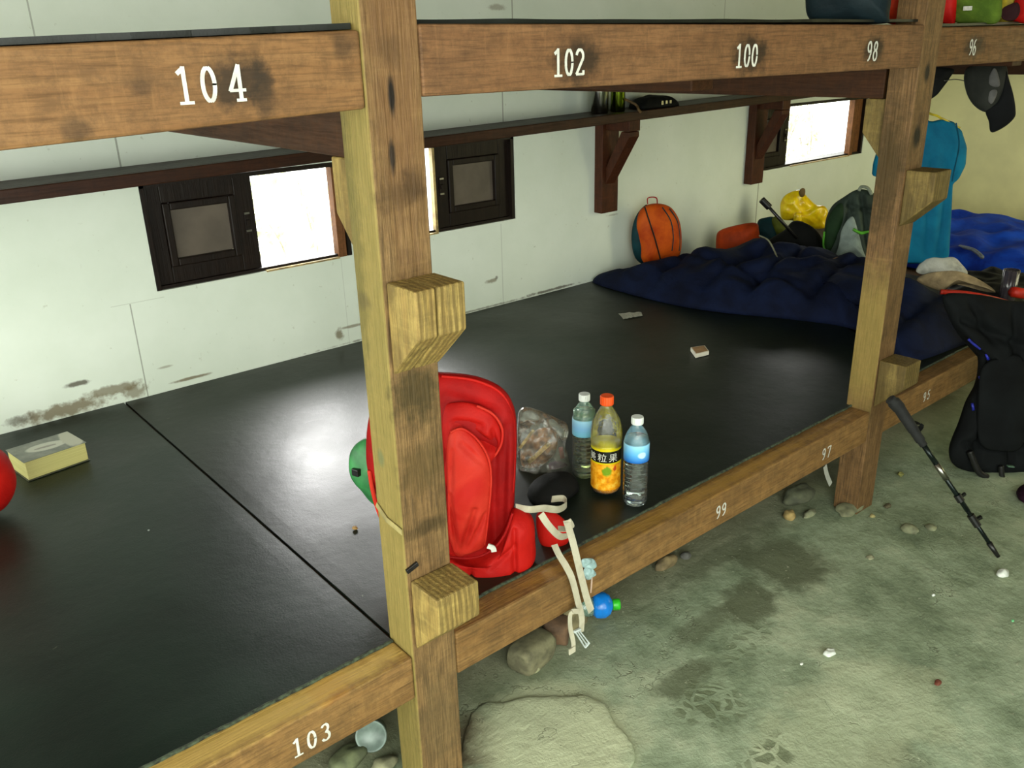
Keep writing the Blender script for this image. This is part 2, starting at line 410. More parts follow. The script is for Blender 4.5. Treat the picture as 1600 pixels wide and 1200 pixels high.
for j in range(ny):
    for i in range(nx): bm.faces.new((G[j][i], G[j][i+1], G[j+1][i+1], G[j+1][i]))
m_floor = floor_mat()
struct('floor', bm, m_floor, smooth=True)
KEEP[0] = False

# ---------------------------------------------------------------- windows with dark sliding shutters
m_dark = wood('dark_stained_shutter_wood', (46, 30, 20), (26, 17, 12), 'z', stain=.25, rough=.42, bump=.2, wk=.8)
m_jamb = wood('red_brown_trim_wood', (180, 112, 56), (140, 84, 40), 'z', stain=.2, bump=.2)
m_panel = plain('greyish_shutter_panel', (98, 88, 76), .5, .08, 8)
m_steel = plain('brushed_steel', (170, 168, 160), .3, .08, 40, .05, metal=1)
m_edge = plain('raw_wood_edge', (196, 170, 110), .6, .15, 30)
def shutter(parent, a, b, z0, z1, latch_left):
    f = NB(); y = D+.028
    for (x0, x1, c0, c1) in ((a, a+.07, z0, z1), (b-.07, b, z0, z1), (a+.07, b-.07, z0, z0+.06), (a+.07, b-.07, z1-.06, z1)): box(f, x0, x1, y, y+.03, c0, c1)
    sh = link('shutter', f, m_dark, parent, bevel=.003); sh['label'] = 'dark brown sliding shutter'
    g = NB(); a2, b2, q0, q1 = a+.07, b-.07, z0+.06, z1-.06; w = .026
    for (x0, x1, c0, c1) in ((a2, a2+w, q0, q1), (b2-w, b2, q0, q1), (a2+w, b2-w, q0, q0+w), (a2+w, b2-w, q1-w, q1)): box(g, x0, x1, y-.008, y+.02, c0, c1)
    link('moulding', g, m_dark, sh, bevel=.004)
    g = NB(); box(g, a2+w, b2-w, y+.012, y+.024, q0+w, q1-w); p = link('panel', g, m_panel, sh); p['label'] = 'grey-brown inset shutter panel'
    lx = (a+.022) if latch_left else (b-.044)
    g = NB(); zz = (z0+z1)/2-.035
    box(g, lx, lx+.022, y-.004, y, zz, zz+.08); box(g, lx+.004, lx+.018, y-.012, y-.004, zz+.03, zz+.05)
    l = link('latch', g, m_dark, sh, bevel=.001)
    g = NB()
    for q in (zz+.006, zz+.070): box(g, lx+.001, lx+.021, y-.007, y-.004, q, q+.007)
    link('latch_screw_plate', g, m_steel, sh)['label'] = 'steel latch ends'
wdef = [('window_1', WIN[0], (.183, .585), (.588, .9), False), ('window_2', WIN[1], (1.40, 1.822), (1.07, 1.385), True), ('window_3', WIN[2], (3.703, 4.04), (4.045, 4.74), False)]
for name, (a, b, z0, z1), sh, op, left in wdef:
    r = empty(name, ((a+b)/2, D+.05, z0)); r['kind'] = 'structure'
    f = NB()
    box(f, a, a+.018, D+.004, D+.1, z0, z1); box(f, b-.018, b, D+.004, D+.1, z0, z1); box(f, a, b, D+.004, D+.1, z1-.018, z1)
    box(f, a, b, D+.012, D+.1, z0, z0+.012)
    link('frame', f, m_dark, r)
    shutter(r, sh[0], sh[1], z0+.01, z1-.018, left)
    f = NB()
    if not left: box(f, op[1], op[1]+.035, D+.002, D+.04, z0, z1-.02); box(f, op[1]+.03, b-.018, D+.025, D+.045, z0+.01, z1-.02)
    else: box(f, op[1]-.006, op[1]+.006, D+.006, D+.03, z0, z1-.02); box(f, a+.018, op[0], D+.03, D+.06, z0+.01, z1-.02)
    link('jamb', f, m_edge if left else m_jamb, r)['label'] = 'lighter brown wooden jamb'
    f = NB(); box(f, op[0] if not left else op[0], op[1], D-.003, D+.1, z0-.004, z0+.003); link('sill_strip', f, m_edge, r)['label'] = 'raw pale wood sill edge'

# greenery outside
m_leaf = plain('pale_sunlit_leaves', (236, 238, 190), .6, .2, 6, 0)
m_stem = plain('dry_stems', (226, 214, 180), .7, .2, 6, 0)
def shrub(loc, w, h, n, label):
    r = empty('shrub', loc); tag(r, label, 'shrub', 'shrubs growing outside the windows')
    a = NB(); s = NB()
    for i in range(n):
        bx = Vector((loc[0]+random.uniform(-w, w)*.5, loc[1]+random.uniform(-.1, .1), 0))
        tp = bx+Vector((random.uniform(-.35, .35), random.uniform(-.1, .1), h*random.uniform(.75, 1.1)))
        mid = (bx+tp)/2+Vector((random.uniform(-.1, .1), 0, .1))
        tube(s, [bx, mid, tp], .006, 5)
        for k in range(22):
            t_ = random.uniform(.45, 1); p = bx.lerp(tp, t_)+Vector((random.gauss(0, .09), random.gauss(0, .05), random.gauss(0, .05)))
            d = Vector((random.uniform(-1, 1), random.uniform(-.4, .4), random.uniform(-.6, 1))).normalized(); sd = d.cross(Vector((0, 1, .3))).normalized()
            L = random.uniform(.05, .13); wd = L*.16
            v = [a.verts.new(q) for q in (p, p+d*L*.5+sd*wd, p+d*L, p+d*L*.5-sd*wd)]; a.faces.new(v)
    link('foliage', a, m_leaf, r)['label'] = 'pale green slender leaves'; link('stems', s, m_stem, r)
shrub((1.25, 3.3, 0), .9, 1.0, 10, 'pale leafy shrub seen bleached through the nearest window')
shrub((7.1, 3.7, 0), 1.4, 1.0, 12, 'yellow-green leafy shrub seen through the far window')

# ---------------------------------------------------------------- the two-tier bunk
BUNK = empty('bunk_platform', (1.7, .9, 0))
tag(BUNK, 'two-tier timber bunk platform with white stencilled numbers on its brown beams', 'bunk bed')
C1, C2 = (166, 116, 68), (122, 76, 38)
def char(*pts):       # scorched dark patches behind the numbers
    return [((x, -.001, z), (rx*1.1, .1, rz*1.1), k, (40, 33, 24), .75) for x, z, rx, rz, k in pts]
m_ub_l = wood('upper_beam_wood_left', (182, 132, 76), (148, 98, 50), 'x', char((-.2, 1.468, .055, .042, .85), (-.165, 1.45, .02, .045, .6), (-.42, 1.42, .02, .02, .5), (-.33, 1.465, .015, .015, .35), (-.03, 1.51, .02, .02, .5)), stain=.3, bump=.35)
m_ub_m = wood('upper_beam_wood_middle', (172, 122, 74), (140, 92, 52), 'x', char((.455, 1.476, .07, .043, .85), (.99, 1.475, .075, .048, .85), (1.525, 1.475, .06, .04, .85), (.1, 1.5, .02, .02, .3)), stain=.35, bump=.35)
m_ub_r = wood('upper_beam_wood_right', (164, 112, 56), (128, 80, 38), 'x', char((2.12, 1.472, .075, .04, .75)), stain=.4, bump=.35)
m_lb = wood('lower_beam_wood', (192, 144, 78), (152, 104, 48), 'x',
            [((-.17, .03, .377), (.05, .045, .012), .8, (120, 58, 10), .8), ((-.35, .04, .377), (.6, .05, .012), .6, (190, 160, 84), .5), ((.9, .03, .382), (.9, .035, .018), .5, (170, 130, 50), .6)], stain=.35, bump=.5)
m_dwood = wood('underside_timber', (104, 56, 18), (66, 34, 10), 'y', stain=.3, bump=.2)

def beam(name, x0, x1, z0a, z0b, z1a, z1b, y0, y1, mat, nb=1):
    b = NB(); hexa(b, [(x0, y0, z0a), (x1, y0, z0b), (x1, y1, z0b), (x0, y1, z0a), (x0, y0, z1a), (x1, y0, z1b), (x1, y1, z1b), (x0, y1, z1a)])
    return link(name, b, mat, BUNK, bevel=.005)
def zl(x, za, zb): return za+(zb-za)*(x+.484)/.484
ubL = beam('upper_beam', -1.3, -.001, zl(-1.3, 1.403, 1.420), 1.420, zl(-1.3, 1.518, 1.533), 1.533, 0, .075, m_ub_l)
ubM = beam('upper_beam', .106, 1.779, 1.432, 1.424, 1.541, 1.534, 0, .075, m_ub_m)
ubR = beam('upper_beam', 1.882, 4.2, 1.422, 1.416, 1.527, 1.534, .004, .075, m_ub_r)
lbL = beam('lower_beam', -1.3, -.001, .274, .274, .377, .377, 0, .072, m_lb)
lbM = beam('lower_beam', .106, 1.779, .274, .270, .377, .377, 0, .072, m_lb)
lbR = beam('lower_beam', 1.882, 4.2, .267, .262, .375, .372, .004, .072, m_lb)
for o, l in ((ubL, 'upper brown beam numbered 104'), (ubM, 'upper brown beam numbered 102, 100 and 98'), (ubR, 'upper brown beam numbered 96'),
             (lbL, 'lower beam numbered 103'), (lbM, 'lower beam numbered 99 and 97'), (lbR, 'lower beam numbered 95')): o['label'] = l
# platforms
m_board = wood('platform_boards', (120, 84, 48), (86, 56, 30), 'y', stain=.4)
b = NB(); box(b, -1.3, XE-.01, .074, D-.005, LT-.045, LT-.007); link('lower_platform', b, m_board, BUNK)
b = NB(); box(b, -1.3, XE-.01, .077, D-.005, 1.470, 1.500); link('upper_platform', b, m_board, BUNK)
for x in (0, .9, 1.78, 2.66, 3.56, 4.4):
    b = NB(); box(b, x+.012, x+.092, .1, D-.01, 1.338 if x in (0, 1.78, 3.56) else 1.40, 1.469); link('cross_joist', b, m_dwood, BUNK, bevel=.003)
for x in (-.9, 0, .9, 1.78, 2.66, 3.56, 4.4):
    b = NB(); box(b, x+.02, x+.09, .08, D-.02, .26, .331); link('floor_joist', b, m_dwood, BUNK)

# posts
green = (150, 140, 66)
m_post1 = wood('near_post_wood', (182, 142, 84), (140, 102, 56), 'z',
    [((0, .05, .9), (.004, .2, 3), .6, (140, 128, 66), .05), ((.06, 0, 1.55), (.07, .02, .5), .55, (104, 72, 44), .5), ((0, .08, 1.2), (.004, .035, .3), .4, (60, 62, 30), .8),
     ((.047, 0, 1.437), (.0085, .02, .040), 1.0, (26, 20, 14), .12), ((.040, 0, 1.345), (.0085, .02, .035), .95, (34, 26, 18), .25),
     ((.075, 0, 1.30), (.03, .02, .035), .6, (52, 36, 20), .8), ((.05, 0, 1.28), (.06, .02, .03), .45, (60, 44, 24), .9), ((.05, 0, 1.5), (.03, .02, .03), .4, (60, 44, 26), .8),
     ((.055, 0, .93), (.07, .03, .07), .75, (50, 44, 22), .8), ((.055, 0, .78), (.07, .03, .06), .5, (70, 58, 30), .9), ((.06, 0, .655), (.06, .03, .022), .7, (52, 42, 22), .6),
     ((.0, .055, .80), (.004, .014, .022), .7, (96, 104, 70), .4), ((.055, 0, .18), (.07, .03, .16), .45, (90, 76, 50), .9), ((0, .07, 1.10), (.01, .04, .02), .5, (80, 70, 44), .5)],
    dark=lin((46, 36, 20)), stain=.6, bump=.6, streak=.75)
m_post2 = wood('far_post_wood', (172, 128, 76), (130, 92, 48), 'z',
    [((1.832, 0, 1.408), (.020, .03, .034), 1, (26, 18, 14), .15), ((1.826, 0, 1.235), (.030, .03, .044), 1, (22, 16, 12), .2), ((1.83, 0, 1.28), (.02, .03, .03), .5, (60, 40, 26), .7),
     ((1.78, .05, 1.15), (.004, .06, .22), .75, (66, 52, 26), .8), ((1.78, .05, .6), (.004, .2, .3), .5, (150, 132, 66), .3), ((1.84, 0, .45), (.04, .02, .15), .3, (90, 64, 36), .8)],
    dark=lin((46, 36, 20)), stain=.6, bump=.55, streak=.65)
m_block = wood('yellow_pine_block', (206, 178, 92), (160, 124, 58), 'z', wk=.88, rings=True, stain=.15, sc=1.6, bump=.5, dark=lin((90, 70, 34)))
m_block2 = wood('darker_pine_block', (176, 150, 76), (136, 106, 48), 'z', rings=True, stain=.2, sc=1.6, bump=.4, dark=lin((80, 60, 30)))
def post(x, z1, mat, mb, crack):
    b = NB(); w = .105; dd = .086
    box(b, x, x+w, 0, dd, -.03, z1)
    p = link('post', b, mat, BUNK, bevel=.0035)
    def block(z1, zf, zb, lab, out=.088):
        b = NB(); a, c = x+.008, x+w
        if crack and z1 > 1:
            gx = x+.048
            for (p0, p1, gg) in ((a, gx, 0), (gx+.0022, c+.003, 0)):
                prism(b, [(p0, -.0005, z1), (p0, -out, z1), (p0, -out, zf), (p0, -.0005, zb)], (p1-p0, 0, 0))
            box(b, a+.004, c-.004, -out+.02, -.001, zf+.03, z1-.006)
        else: prism(b, [(a, -.0005, z1), (a, -out, z1), (a, -out, zf), (a, -.0005, zb)], (c+.002-a, 0, 0))
        link('step_block', b, mb, p, bevel=.004)['label'] = lab
    block(1.143, 1.06, .977, 'yellowish bevelled step block high on the post')
    block(.553, .476, .392, 'yellowish bevelled step block at the foot of the bed')
    # mirrored corbel under the joist at the back of the post
    b = NB(); a = x+.012; prism(b, [(a, dd+.0005, 1.337), (a, dd+.066, 1.337), (a, dd+.066, 1.24), (a, dd+.0005, 1.165)], (w-.03, 0, 0))
    link('corbel', b, mb, p, bevel=.003)['label'] = 'olive corbel behind the post'
    return p
p1 = post(0.0, 2.3, m_post1, m_block, True); p1['label'] = 'nearer square timber post'
p2 = post(1.78, 2.3, m_post2, m_block2, False); p2['label'] = 'farther square timber post with dark mortise marks'

# stencilled numbers
m_white = plain('white_stencil_paint', (212, 212, 200), .7, .06, 60, 0)
def arc(cx, cy, rx, ry, a0, a1, n=14): return [(cx+rx*math.cos(math.radians(a0+(a1-a0)*i/n)), cy+ry*math.sin(math.radians(a0+(a1-a0)*i/n))) for i in range(n+1)]
DG = {'0': [arc(.27, .5, .19, .46, 0, 360, 28)], '1': [[(.28, 0), (.28, 1)], [(.28, .97), (.10, .84)], [(.08, .02), (.48, .02)]],
      '2': [arc(.27, .72, .19, .24, 165, -35, 14)+[(.08, .05)], [(.08, .04), (.48, .04)], [(.48, .04), (.48, .16)]],
      '3': [arc(.25, .74, .17, .22, 150, -70, 14), arc(.25, .27, .20, .24, 85, -150, 16)],
      '4': [[(.36, 0), (.36, 1)], [(.36, 1), (.03, .3)], [(.03, .3), (.52, .3)], [(.22, .02), (.5, .02)]],
      '5': [[(.46, .97), (.12, .97)], [(.12, .97), (.11, .55)], arc(.26, .33, .2, .28, 120, -150, 18)],
      '6': [arc(.27, .28, .18, .26, 0, 360, 24), arc(.40, .45, .31, .52, 180, 95, 10)],
      '7': [[(.06, .96), (.48, .96)], [(.48, .96), (.2, 0)], [(.06, .96), (.06, .84)]],
      '8': [arc(.27, .75, .16, .21, 0, 360, 22), arc(.27, .27, .19, .25, 0, 360, 24)],
      '9': [arc(.27, .72, .18, .25, 0, 360, 24), arc(.14, .55, .31, .52, 0, -85, 10)]}
def number(txt, x0, x1, zb, zt, y, parent, slant=0, gaps=None):
    cnt = 0; b = NB(); h = zt-zb; n = len(txt); adv = (x1-x0)/n; w = .115*h/ .9
    for i, ch in enumerate(txt):
        ox = x0+adv*i if gaps is None else gaps[i]; sx = min(adv*1.75, h*.95)
        for st in DG[ch]:
            for (a, c) in zip(st, st[1:]):
                A = Vector((ox+a[0]*sx, 0, zb+a[1]*h)); B_ = Vector((ox+c[0]*sx, 0, zb+c[1]*h))
                d = (B_-A); 
                if d.length < 1e-6: continue
                d.normalize(); wx = w*(1 if abs(d.z) > .5 else .7); s = Vector((d.z, 0, -d.x))*wx/2; e = d*w*.2
                A = A-e; B_ = B_+e
                v = [bm_v(b, q, y-.00006*cnt, slant) for q in (A-s, B_-s, B_+s, A+s)]; b.faces.new(v); cnt = (cnt+1) % 9
    o = link('painted_number', b, m_white, parent); o['label'] = 'white stencilled number '+txt
    return o
def bm_v(b, q, y, sl): return b.verts.new((q.x, y, q.z+sl*q.x))
number('104', -.285, -.185, 1.443, 1.489, -.0012, ubL, gaps=[-.288, -.255, -.215])
number('102', .392, .474, 1.452, 1.498, -.0012, ubM)
number('100', .932, 1.016, 1.450, 1.497, -.0012, ubM)
number('98', 1.484, 1.544, 1.448, 1.495, -.0012, ubM)
number('96', 2.082, 2.134, 1.448, 1.492, .0028, ubR)
number('103', -.270, -.184, .296, .336, -.0012, lbL)
number('99', .978, 1.028, .300, .338, -.0012, lbM)
number('97', 1.502, 1.562, .298, .336, -.0012, lbM)
number('95', 2.162, 2.222, .300, .336, .0028, lbR)

# ---------------------------------------------------------------- black sleeping mats
def mat_mat(name, c=(40, 46, 38), seed=0):
    t = NT(name); P = t.pos(); n = t.noise(t.mapv(P, (1, 1, 1), (seed, 0, 0)), 3.0, 6, .6); f = t.noise(P, 260, 3, .6); g = t.noise(P, 24, 5, .6)
    col = t.ramp(n.outputs[0], [(.3, lin([k*.55 for k in c])), (.7, lin(c))])
    sp = t.mr(t.noise(P, 55, 2).outputs[0], .76, .80); col = t.mix(t.math('MULTIPLY', sp, .3), col, lin((120, 120, 100)))
    h = t.math('ADD', t.math('MULTIPLY', f.outputs[0], .12), t.math('ADD', t.math('MULTIPLY', g.outputs[0], .25), n.outputs[0])); t.bump(h, .35, .008)
    r = t.mr(n.outputs[0], .3, .75, .36, .5)
    t.b.inputs['Specular IOR Level'].default_value = .32
    return t.done(col, r)
def pad(name, x0, x1, y0, y1, z0, z1, m, seed, label, group, slope=0, fringe=False):
    b = NB(); nx = max(8, int((x1-x0)/.04)); ny = int((y1-y0)/.05); T = []
    for j in range(ny+1):
        row = []
        for i in range(nx+1):
            x = x0+(x1-x0)*i/nx; y = y0+(y1-y0)*j/ny
            e = min(i, nx-i, j, ny-j)
            yy = y+(.003*noise.noise(Vector((x*14, seed, 0))) if j == 0 else 0)
            row.append(b.verts.new((x, yy, z1-(.0008 if e == 0 else 0)+.0015*noise.noise(Vector((x*5, y*5, seed))))))
        T.append(row)
    Bv = [[b.verts.new((v.co.x, v.co.y, z0)) for v in r] for r in (T[0], T[-1])]
    for j in range(ny):
        for i in range(nx): b.faces.new((T[j][i], T[j][i+1], T[j+1][i+1], T[j+1][i]))
    for i in range(nx):
        b.faces.new((Bv[0][i], Bv[0][i+1], T[0][i+1], T[0][i])); b.faces.new((T[-1][i], T[-1][i+1], Bv[1][i+1], Bv[1][i]))
        b.faces.new((Bv[1][i], Bv[1][i+1], Bv[0][i+1], Bv[0][i]))
    for v in b.verts: v.co.z += slope*(v.co.x-x1)
    b.faces.new([r[0] for r in T]+[Bv[1][0], Bv[0][0]]); b.faces.new([r[-1] for r in T][::-1]+[Bv[0][-1], Bv[1][-1]])
    o = link(name, b, m, smooth=False)
    if fringe:
        b = NB(); n_ = int((x1-x0)/.012); P = [Vector((x0+(x1-x0)*i/n_, y0-.002+.003*noise.noise(Vector((i*.31, seed, 0))), z1-.001+.0016*noise.noise(Vector((i*.5, seed, 4))))) for i in range(n_+1)]
        tube(b, P, .0042, 6, False); link('frayed_edge', b, m_fray, o, smooth=True)['label'] = 'greyish frayed mat edge'
    return tag(o, label, 'mat', group)
m_fray = plain('grey_green_fray', (72, 84, 62), .9, .3, 90, .6)
pad('sleeping_mat', -1.3, -.004, .070, D-.003, LT-.0065, LT+.003, mat_mat('black_vinyl_mat_left', (17, 33, 23), 1), 1, 'black vinyl sleeping mat under the thick book, left of the near post', 'black sleeping mats', fringe=True)
pad('sleeping_mat', .004, 3.55, .070, D-.003, LT-.0065, LT+.0032, mat_mat('black_vinyl_mat_right', (22, 31, 20), 5), 2, 'black vinyl sleeping mat under the bottles and dark blue sleeping bag', 'black sleeping mats', fringe=True)
for i, (a, c) in enumerate(((-1.3, -.004), (.109, 1.776), (1.889, XE-.03))):
    pad('sleeping_mat', a, c, .02, D-.003, (1.5345, 1.5415, 1.559)[i], (1.544, 1.549, 1.567)[i], mat_mat('black_upper_mat', (30, 34, 28), 9+i), 3+i,
        ['thin black mat edge on the upper tier above number 104', 'thin black mat edge on the upper tier above number 102', 'thin black mat edge on the upper tier above number 96'][i], 'black upper mats', slope=(.031, 0, .0088)[i])

# ---------------------------------------------------------------- wall shelf on brackets
m_shelf = wood('red_brown_shelf_wood', (92, 46, 20), (58, 28, 12), 'x', stain=.3, rough=.45, bump=.15, wk=.78)
m_brk = wood('red_brown_bracket_wood', (112, 54, 24), (78, 36, 16), 'z', stain=.15, rough=.5, bump=.1, wk=.82)
SH = empty('wall_shelf', (1.8, D-.1, .72)); tag(SH, 'long dark brown plank shelf on wooden brackets along the white wall', 'shelf')
def zs(x): return .018*x
b = NB()
def shp(x0, x1, y0, y1, a, c):
    hexa(b, [(x0, y0, a+zs(x0)), (x1, y0, a+zs(x1)), (x1, y1, a+zs(x1)), (x0, y1, a+zs(x0)), (x0, y0, c+zs(x0)), (x1, y0, c+zs(x1)), (x1, y1, c+zs(x1)), (x0, y1, c+zs(x0))])
shp(-1.3, 5.0, 1.625, D-.002, 1.150, 1.172); link('plank', b, m_shelf, SH)
b = NB(); shp(-1.3, 5.0, 1.60, 1.625, 1.131, 1.172); link('front_lip', b, m_shelf, SH, bevel=.003)
for x in (2.335, 3.575):
    z = zs(x)
    b = NB(); box(b, x, x+.115, D-.055, D-.002, .73, 1.15+z); br = link('bracket_upright', b, m_brk, SH, bevel=.003)
    b = NB(); box(b, x+.02, x+.095, 1.602, D-.056, 1.085+z, 1.149+z); link('bracket_arm', b, m_brk, br, bevel=.003)
    b = NB(); prism(b, [(x+.022, D-.056, .87), (x+.022, D-.056, .95), (x+.022, 1.655, 1.083+z), (x+.022, 1.604, 1.083+z), (x+.022, 1.604, 1.06+z)], (.07, 0, 0)); link('bracket_brace', b, m_brk, br, bevel=.003)

# things on the shelf
def cup(x, y, r, h, c, label, lidc=None):
    z0 = 1.1725+zs(x)
    o = empty('tin_mug', (x, y, z0)); tag(o, label, 'mug')
    b = NB(); lathe(b, [(r*.92, 0), (r, .004), (r, h-.004), (r*1.03, h)], (x, y, z0), 28); link('body', b, plain('mug_metal_'+str(c[1]), c, .18, .05, 30, .02, metal=1), o, smooth=True)
    b = NB(); lathe(b, [(r*.9, h), (r*.9, h+.006), (r*.3, h+.012)], (x, y, z0), 24); link('lid', b, m_black, o, smooth=True)
m_black = plain('black_plastic', (24, 24, 24), .35, .1, 30, .05)
m_blackcl = cloth('black_nylon', (28, 29, 27), .75)
q = at(937, 170, 'y', 1.69); cup(q.x, 1.69, .040, .10, (150, 150, 140), 'left silver cylindrical mug on the wall shelf above the bracket')
q = at(965, 168, 'y', 1.68); cup(q.x, 1.68, .034, .10, (120, 140, 40), 'olive green shiny mug on the wall shelf, right of the silver one')
q = at(1025, 160, 'y', 1.69); z0 = 1.1725+zs(q.x)
b = NB(); puff(b, [(q.x-.16, 1.64, z0), (q.x-.1, 1.63, z0), (q.x+.1, 1.63, z0), (q.x+.13, 1.70, z0), (q.x+.08, 1.76, z0), (q.x-.12, 1.76, z0)], (0, 0, 1), .055, .0, wr=.008, ws=20)
o = link('black_pouch', b, m_blackcl, smooth=True); tag(o, 'flat black pouch lying on the wall shelf right of the mugs', 'pouch')
q = at(1040, 162, 'y', 1.62)
b = NB(); 
for k in range(3): box(b, q.x-.02+k*.03, q.x-.006+k*.03, 1.628, 1.634, z0+.012, z0+.03)  # silver reflection on the pouch, built as small steel pieces
tag(link('pouch_glint', b, m_steel), 'silver glint on the black pouch on the shelf, built as small steel pieces', 'clip')
q = at(988, 160, 'y', 1.64); q2 = at(997, 177, 'y', 1.60)
b = NB(); tube(b, [(q.x-.05, 1.64, z0+.05), (q.x, 1.62, z0+.025), (q2.x, 1.598, z0+.004), (q2.x+.01, 1.592, z0-.01)], .006, 8)
tag(link('cord', b, plain('tan_cord', (110, 84, 44), .7)), 'tan cord end hanging over the shelf lip beside the black pouch', 'cord')

# ---------------------------------------------------------------- bottles on the mat
m_pet = clear('clear_pet', (.97, 1, .98), .05, (.7, .75, .7), .06, .35)
m_capw = plain('white_cap', (226, 232, 226), .45, .03, 30, .05)
m_capo = plain('orange_cap', (240, 84, 20), .4, .05, 30, .05)
Z0 = LT+.0055
def bottle_root(name, x, y, label):
    o = empty(name, (x, y, Z0)); tag(o, label, 'bottle'); return o
def ribf(n, amp): return lambda a, z: amp*math.cos(2*PI*a*n)
def cap(o, x, y, z, r, h, m):
    b = NB(); lathe(b, [(r*.96, z), (r, z+.002), (r, z+h-.002), (r*.93, z+h)], (x, y, Z0), 40, lambda a, zz: .02*math.cos(2*PI*a*40/2)); link('cap', b, m, o, smooth=False)
def small_bottle(x, y, watercol, label, liquid_to, lab_col):
    o = bottle_root('water_bottle', x, y, label); r = .0325
    prof = [(.024, .001), (.031, .006)]
    z = .012
    while z < .125:
        prof += [(r, z), (r*1.0, z+.006), (r*.965, z+.009)]; z += .0125
    prof += [(r, .130), (r, .178), (.031, .188), (.025, .205), (.016, .219), (.0125, .224), (.0125, .232)]
    b = NB(); lathe(b, prof, (x, y, Z0), 40); link('bottle_shell', b, m_pet, o, smooth=True)
    lp = [(rr*.965, zz) for rr, zz in prof if zz < liquid_to]; lp.append((lp[-1][0], liquid_to))
    b = NB(); lathe(b, lp, (x, y, Z0), 40); link('liquid', b, liquid('liquid', watercol), o, smooth=True)
    b = NB(); lathe(b, [(r*1.012, .130), (r*1.02, .132), (r*1.02, .176), (r*1.01, .178)], (x, y, Z0), 48); link('label_band', b, lab_col, o, smooth=True)['label'] = 'printed blue label'
    cap(o, x, y, .228, .0155, .019, m_capw)
    return o
def lab_mat(name, stops, z0, z1, patches=()):
    t = NT(name); P = t.pos(); s = t.n.new('ShaderNodeSeparateXYZ'); t.L(P, s.inputs[0])
    col = t.ramp(t.mr(s.outputs[2], z0, z1), stops)
    for c, r, k, cc, nz in patches: col = t.mix(t.math('MULTIPLY', t.blob(P, c, r, nz, 60, .3), k), col, cc)
    return t.done(col, .25)
xa, ya = .778, .113
lbl = lab_mat('blue_label_front', [(0, lin((20, 96, 190))), (.45, lin((90, 170, 226))), (1, lin((150, 212, 240)))], Z0+.13, Z0+.18,
              [((xa-.012, ya-.03, Z0+.152), (.012, .02, .010), .75, lin((200, 226, 236)), .1)])
small_bottle(xa, ya, (.93, .98, .98), 'clear water bottle with blue label and white cap, nearest the bed edge', .190, lbl)
xb, yb = .789, .314
lbl2 = lab_mat('blue_label_back', [(0, lin((110, 180, 200))), (.5, lin((120, 170, 210))), (1, lin((150, 200, 220)))], Z0+.13, Z0+.18)
small_bottle(xb, yb, (.80, .86, .52), 'water bottle of yellowish drink with a white cap, standing behind the orange-capped bottle', .200, lbl2)
# juice bottle
xj, yj = .772, .214
o = bottle_root('juice_bottle', xj, yj, 'orange juice bottle with orange cap and black-banded label, middle of the three bottles')
rj = .040
prof = [(.030, .001), (.037, .006), (rj, .014), (rj, .135), (.041, .142), (.042, .160), (.041, .185), (.036, .208), (.026, .228), (.017, .243), (.0135, .248), (.0135, .256)]
b = NB(); lathe(b, prof, (xj, yj, Z0), 56, lambda a, z: .018*math.cos(2*PI*a*14)*(1 if .145 < z < .225 else 0)); link('bottle_shell', b, m_pet, o, smooth=True)
b = NB(); lathe(b, [(.029, .003), (.036, .008), (.0385, .016), (.0385, .040)], (xj, yj, Z0), 40); link('juice', b, plain('orange_juice', (226, 150, 30), .25, .05, 20, 0), o, smooth=True)['label'] = 'orange juice'
def jm():
    t = NT('juice_label'); P = t.pos(); s = t.n.new('ShaderNodeSeparateXYZ'); t.L(P, s.inputs[0])
    z = t.mr(s.outputs[2], Z0+.02, Z0+.145)
    n = t.noise(P, 70, 3)
    fruit = t.ramp(n.outputs[0], [(.35, lin((214, 130, 20))), (.5, lin((238, 160, 24))), (.7, lin((246, 196, 70)))])
    dx, dy = (CAM.x-xj), (CAM.y-yj); L_ = math.hypot(dx, dy); fx, fy = xj+dx/L_*rj, yj+dy/L_*rj
    fruit = t.mix(t.math('MULTIPLY', t.blob(P, (fx+.004, fy, Z0+.075), (.013, .02, .017), .5, 70, .3), .9), fruit, lin((90, 150, 30)))
    fruit = t.mix(t.blob(P, (fx+.022, fy-.01, Z0+.082), (.006, .02, .008), .4, 70, .3), fruit, lin((200, 80, 30)))
    yel = lin((214, 196, 20)); blk = lin((18, 18, 14))
    c = t.mix(t.math('GREATER_THAN', z, .60), fruit, yel)
    c = t.mix(t.math('GREATER_THAN', z, .635), c, blk)
    c = t.mix(t.math('GREATER_THAN', z, .90), c, yel)
    return t.done(c, .22)
b = NB(); lathe(b, [(rj*1.008, .018), (rj*1.015, .020), (rj*1.015, .143), (rj*1.008, .145)], (xj, yj, Z0), 56); lb = link('label_band', b, jm(), o, smooth=True); lb['label'] = 'yellow, black and orange fruit label'
cap(o, xj, yj, .252, .0175, .024, m_capo)
def wrap_text(txt, size, cx, cy, zc, r, ang, parent, mat, name='label_lettering'):
    cu = bpy.data.curves.new('t', 'FONT'); cu.body = txt; cu.size = size; cu.align_x = 'CENTER'; cu.space_character = 1.35
    to = bpy.data.objects.new('t', cu); COL.objects.link(to); bpy.context.view_layer.update()
    dg = bpy.context.evaluated_depsgraph_get(); me = bpy.data.meshes.new_from_object(to.evaluated_get(dg))
    bpy.data.objects.remove(to)
    b = NB(); b.from_mesh(me); bmesh.ops.triangulate(b, faces=b.faces[:])
    bmesh.ops.subdivide_edges(b, edges=[e for e in b.edges if e.calc_length() > r*.3], cuts=2)
    for v in b.verts:
        a = ang+v.co.x/r; v.co = Vector((cx+math.cos(a)*r, cy+math.sin(a)*r, zc+v.co.y))
    link(name, b, mat, parent)
angc = math.atan2(CAM.y-yj, CAM.x-xj)
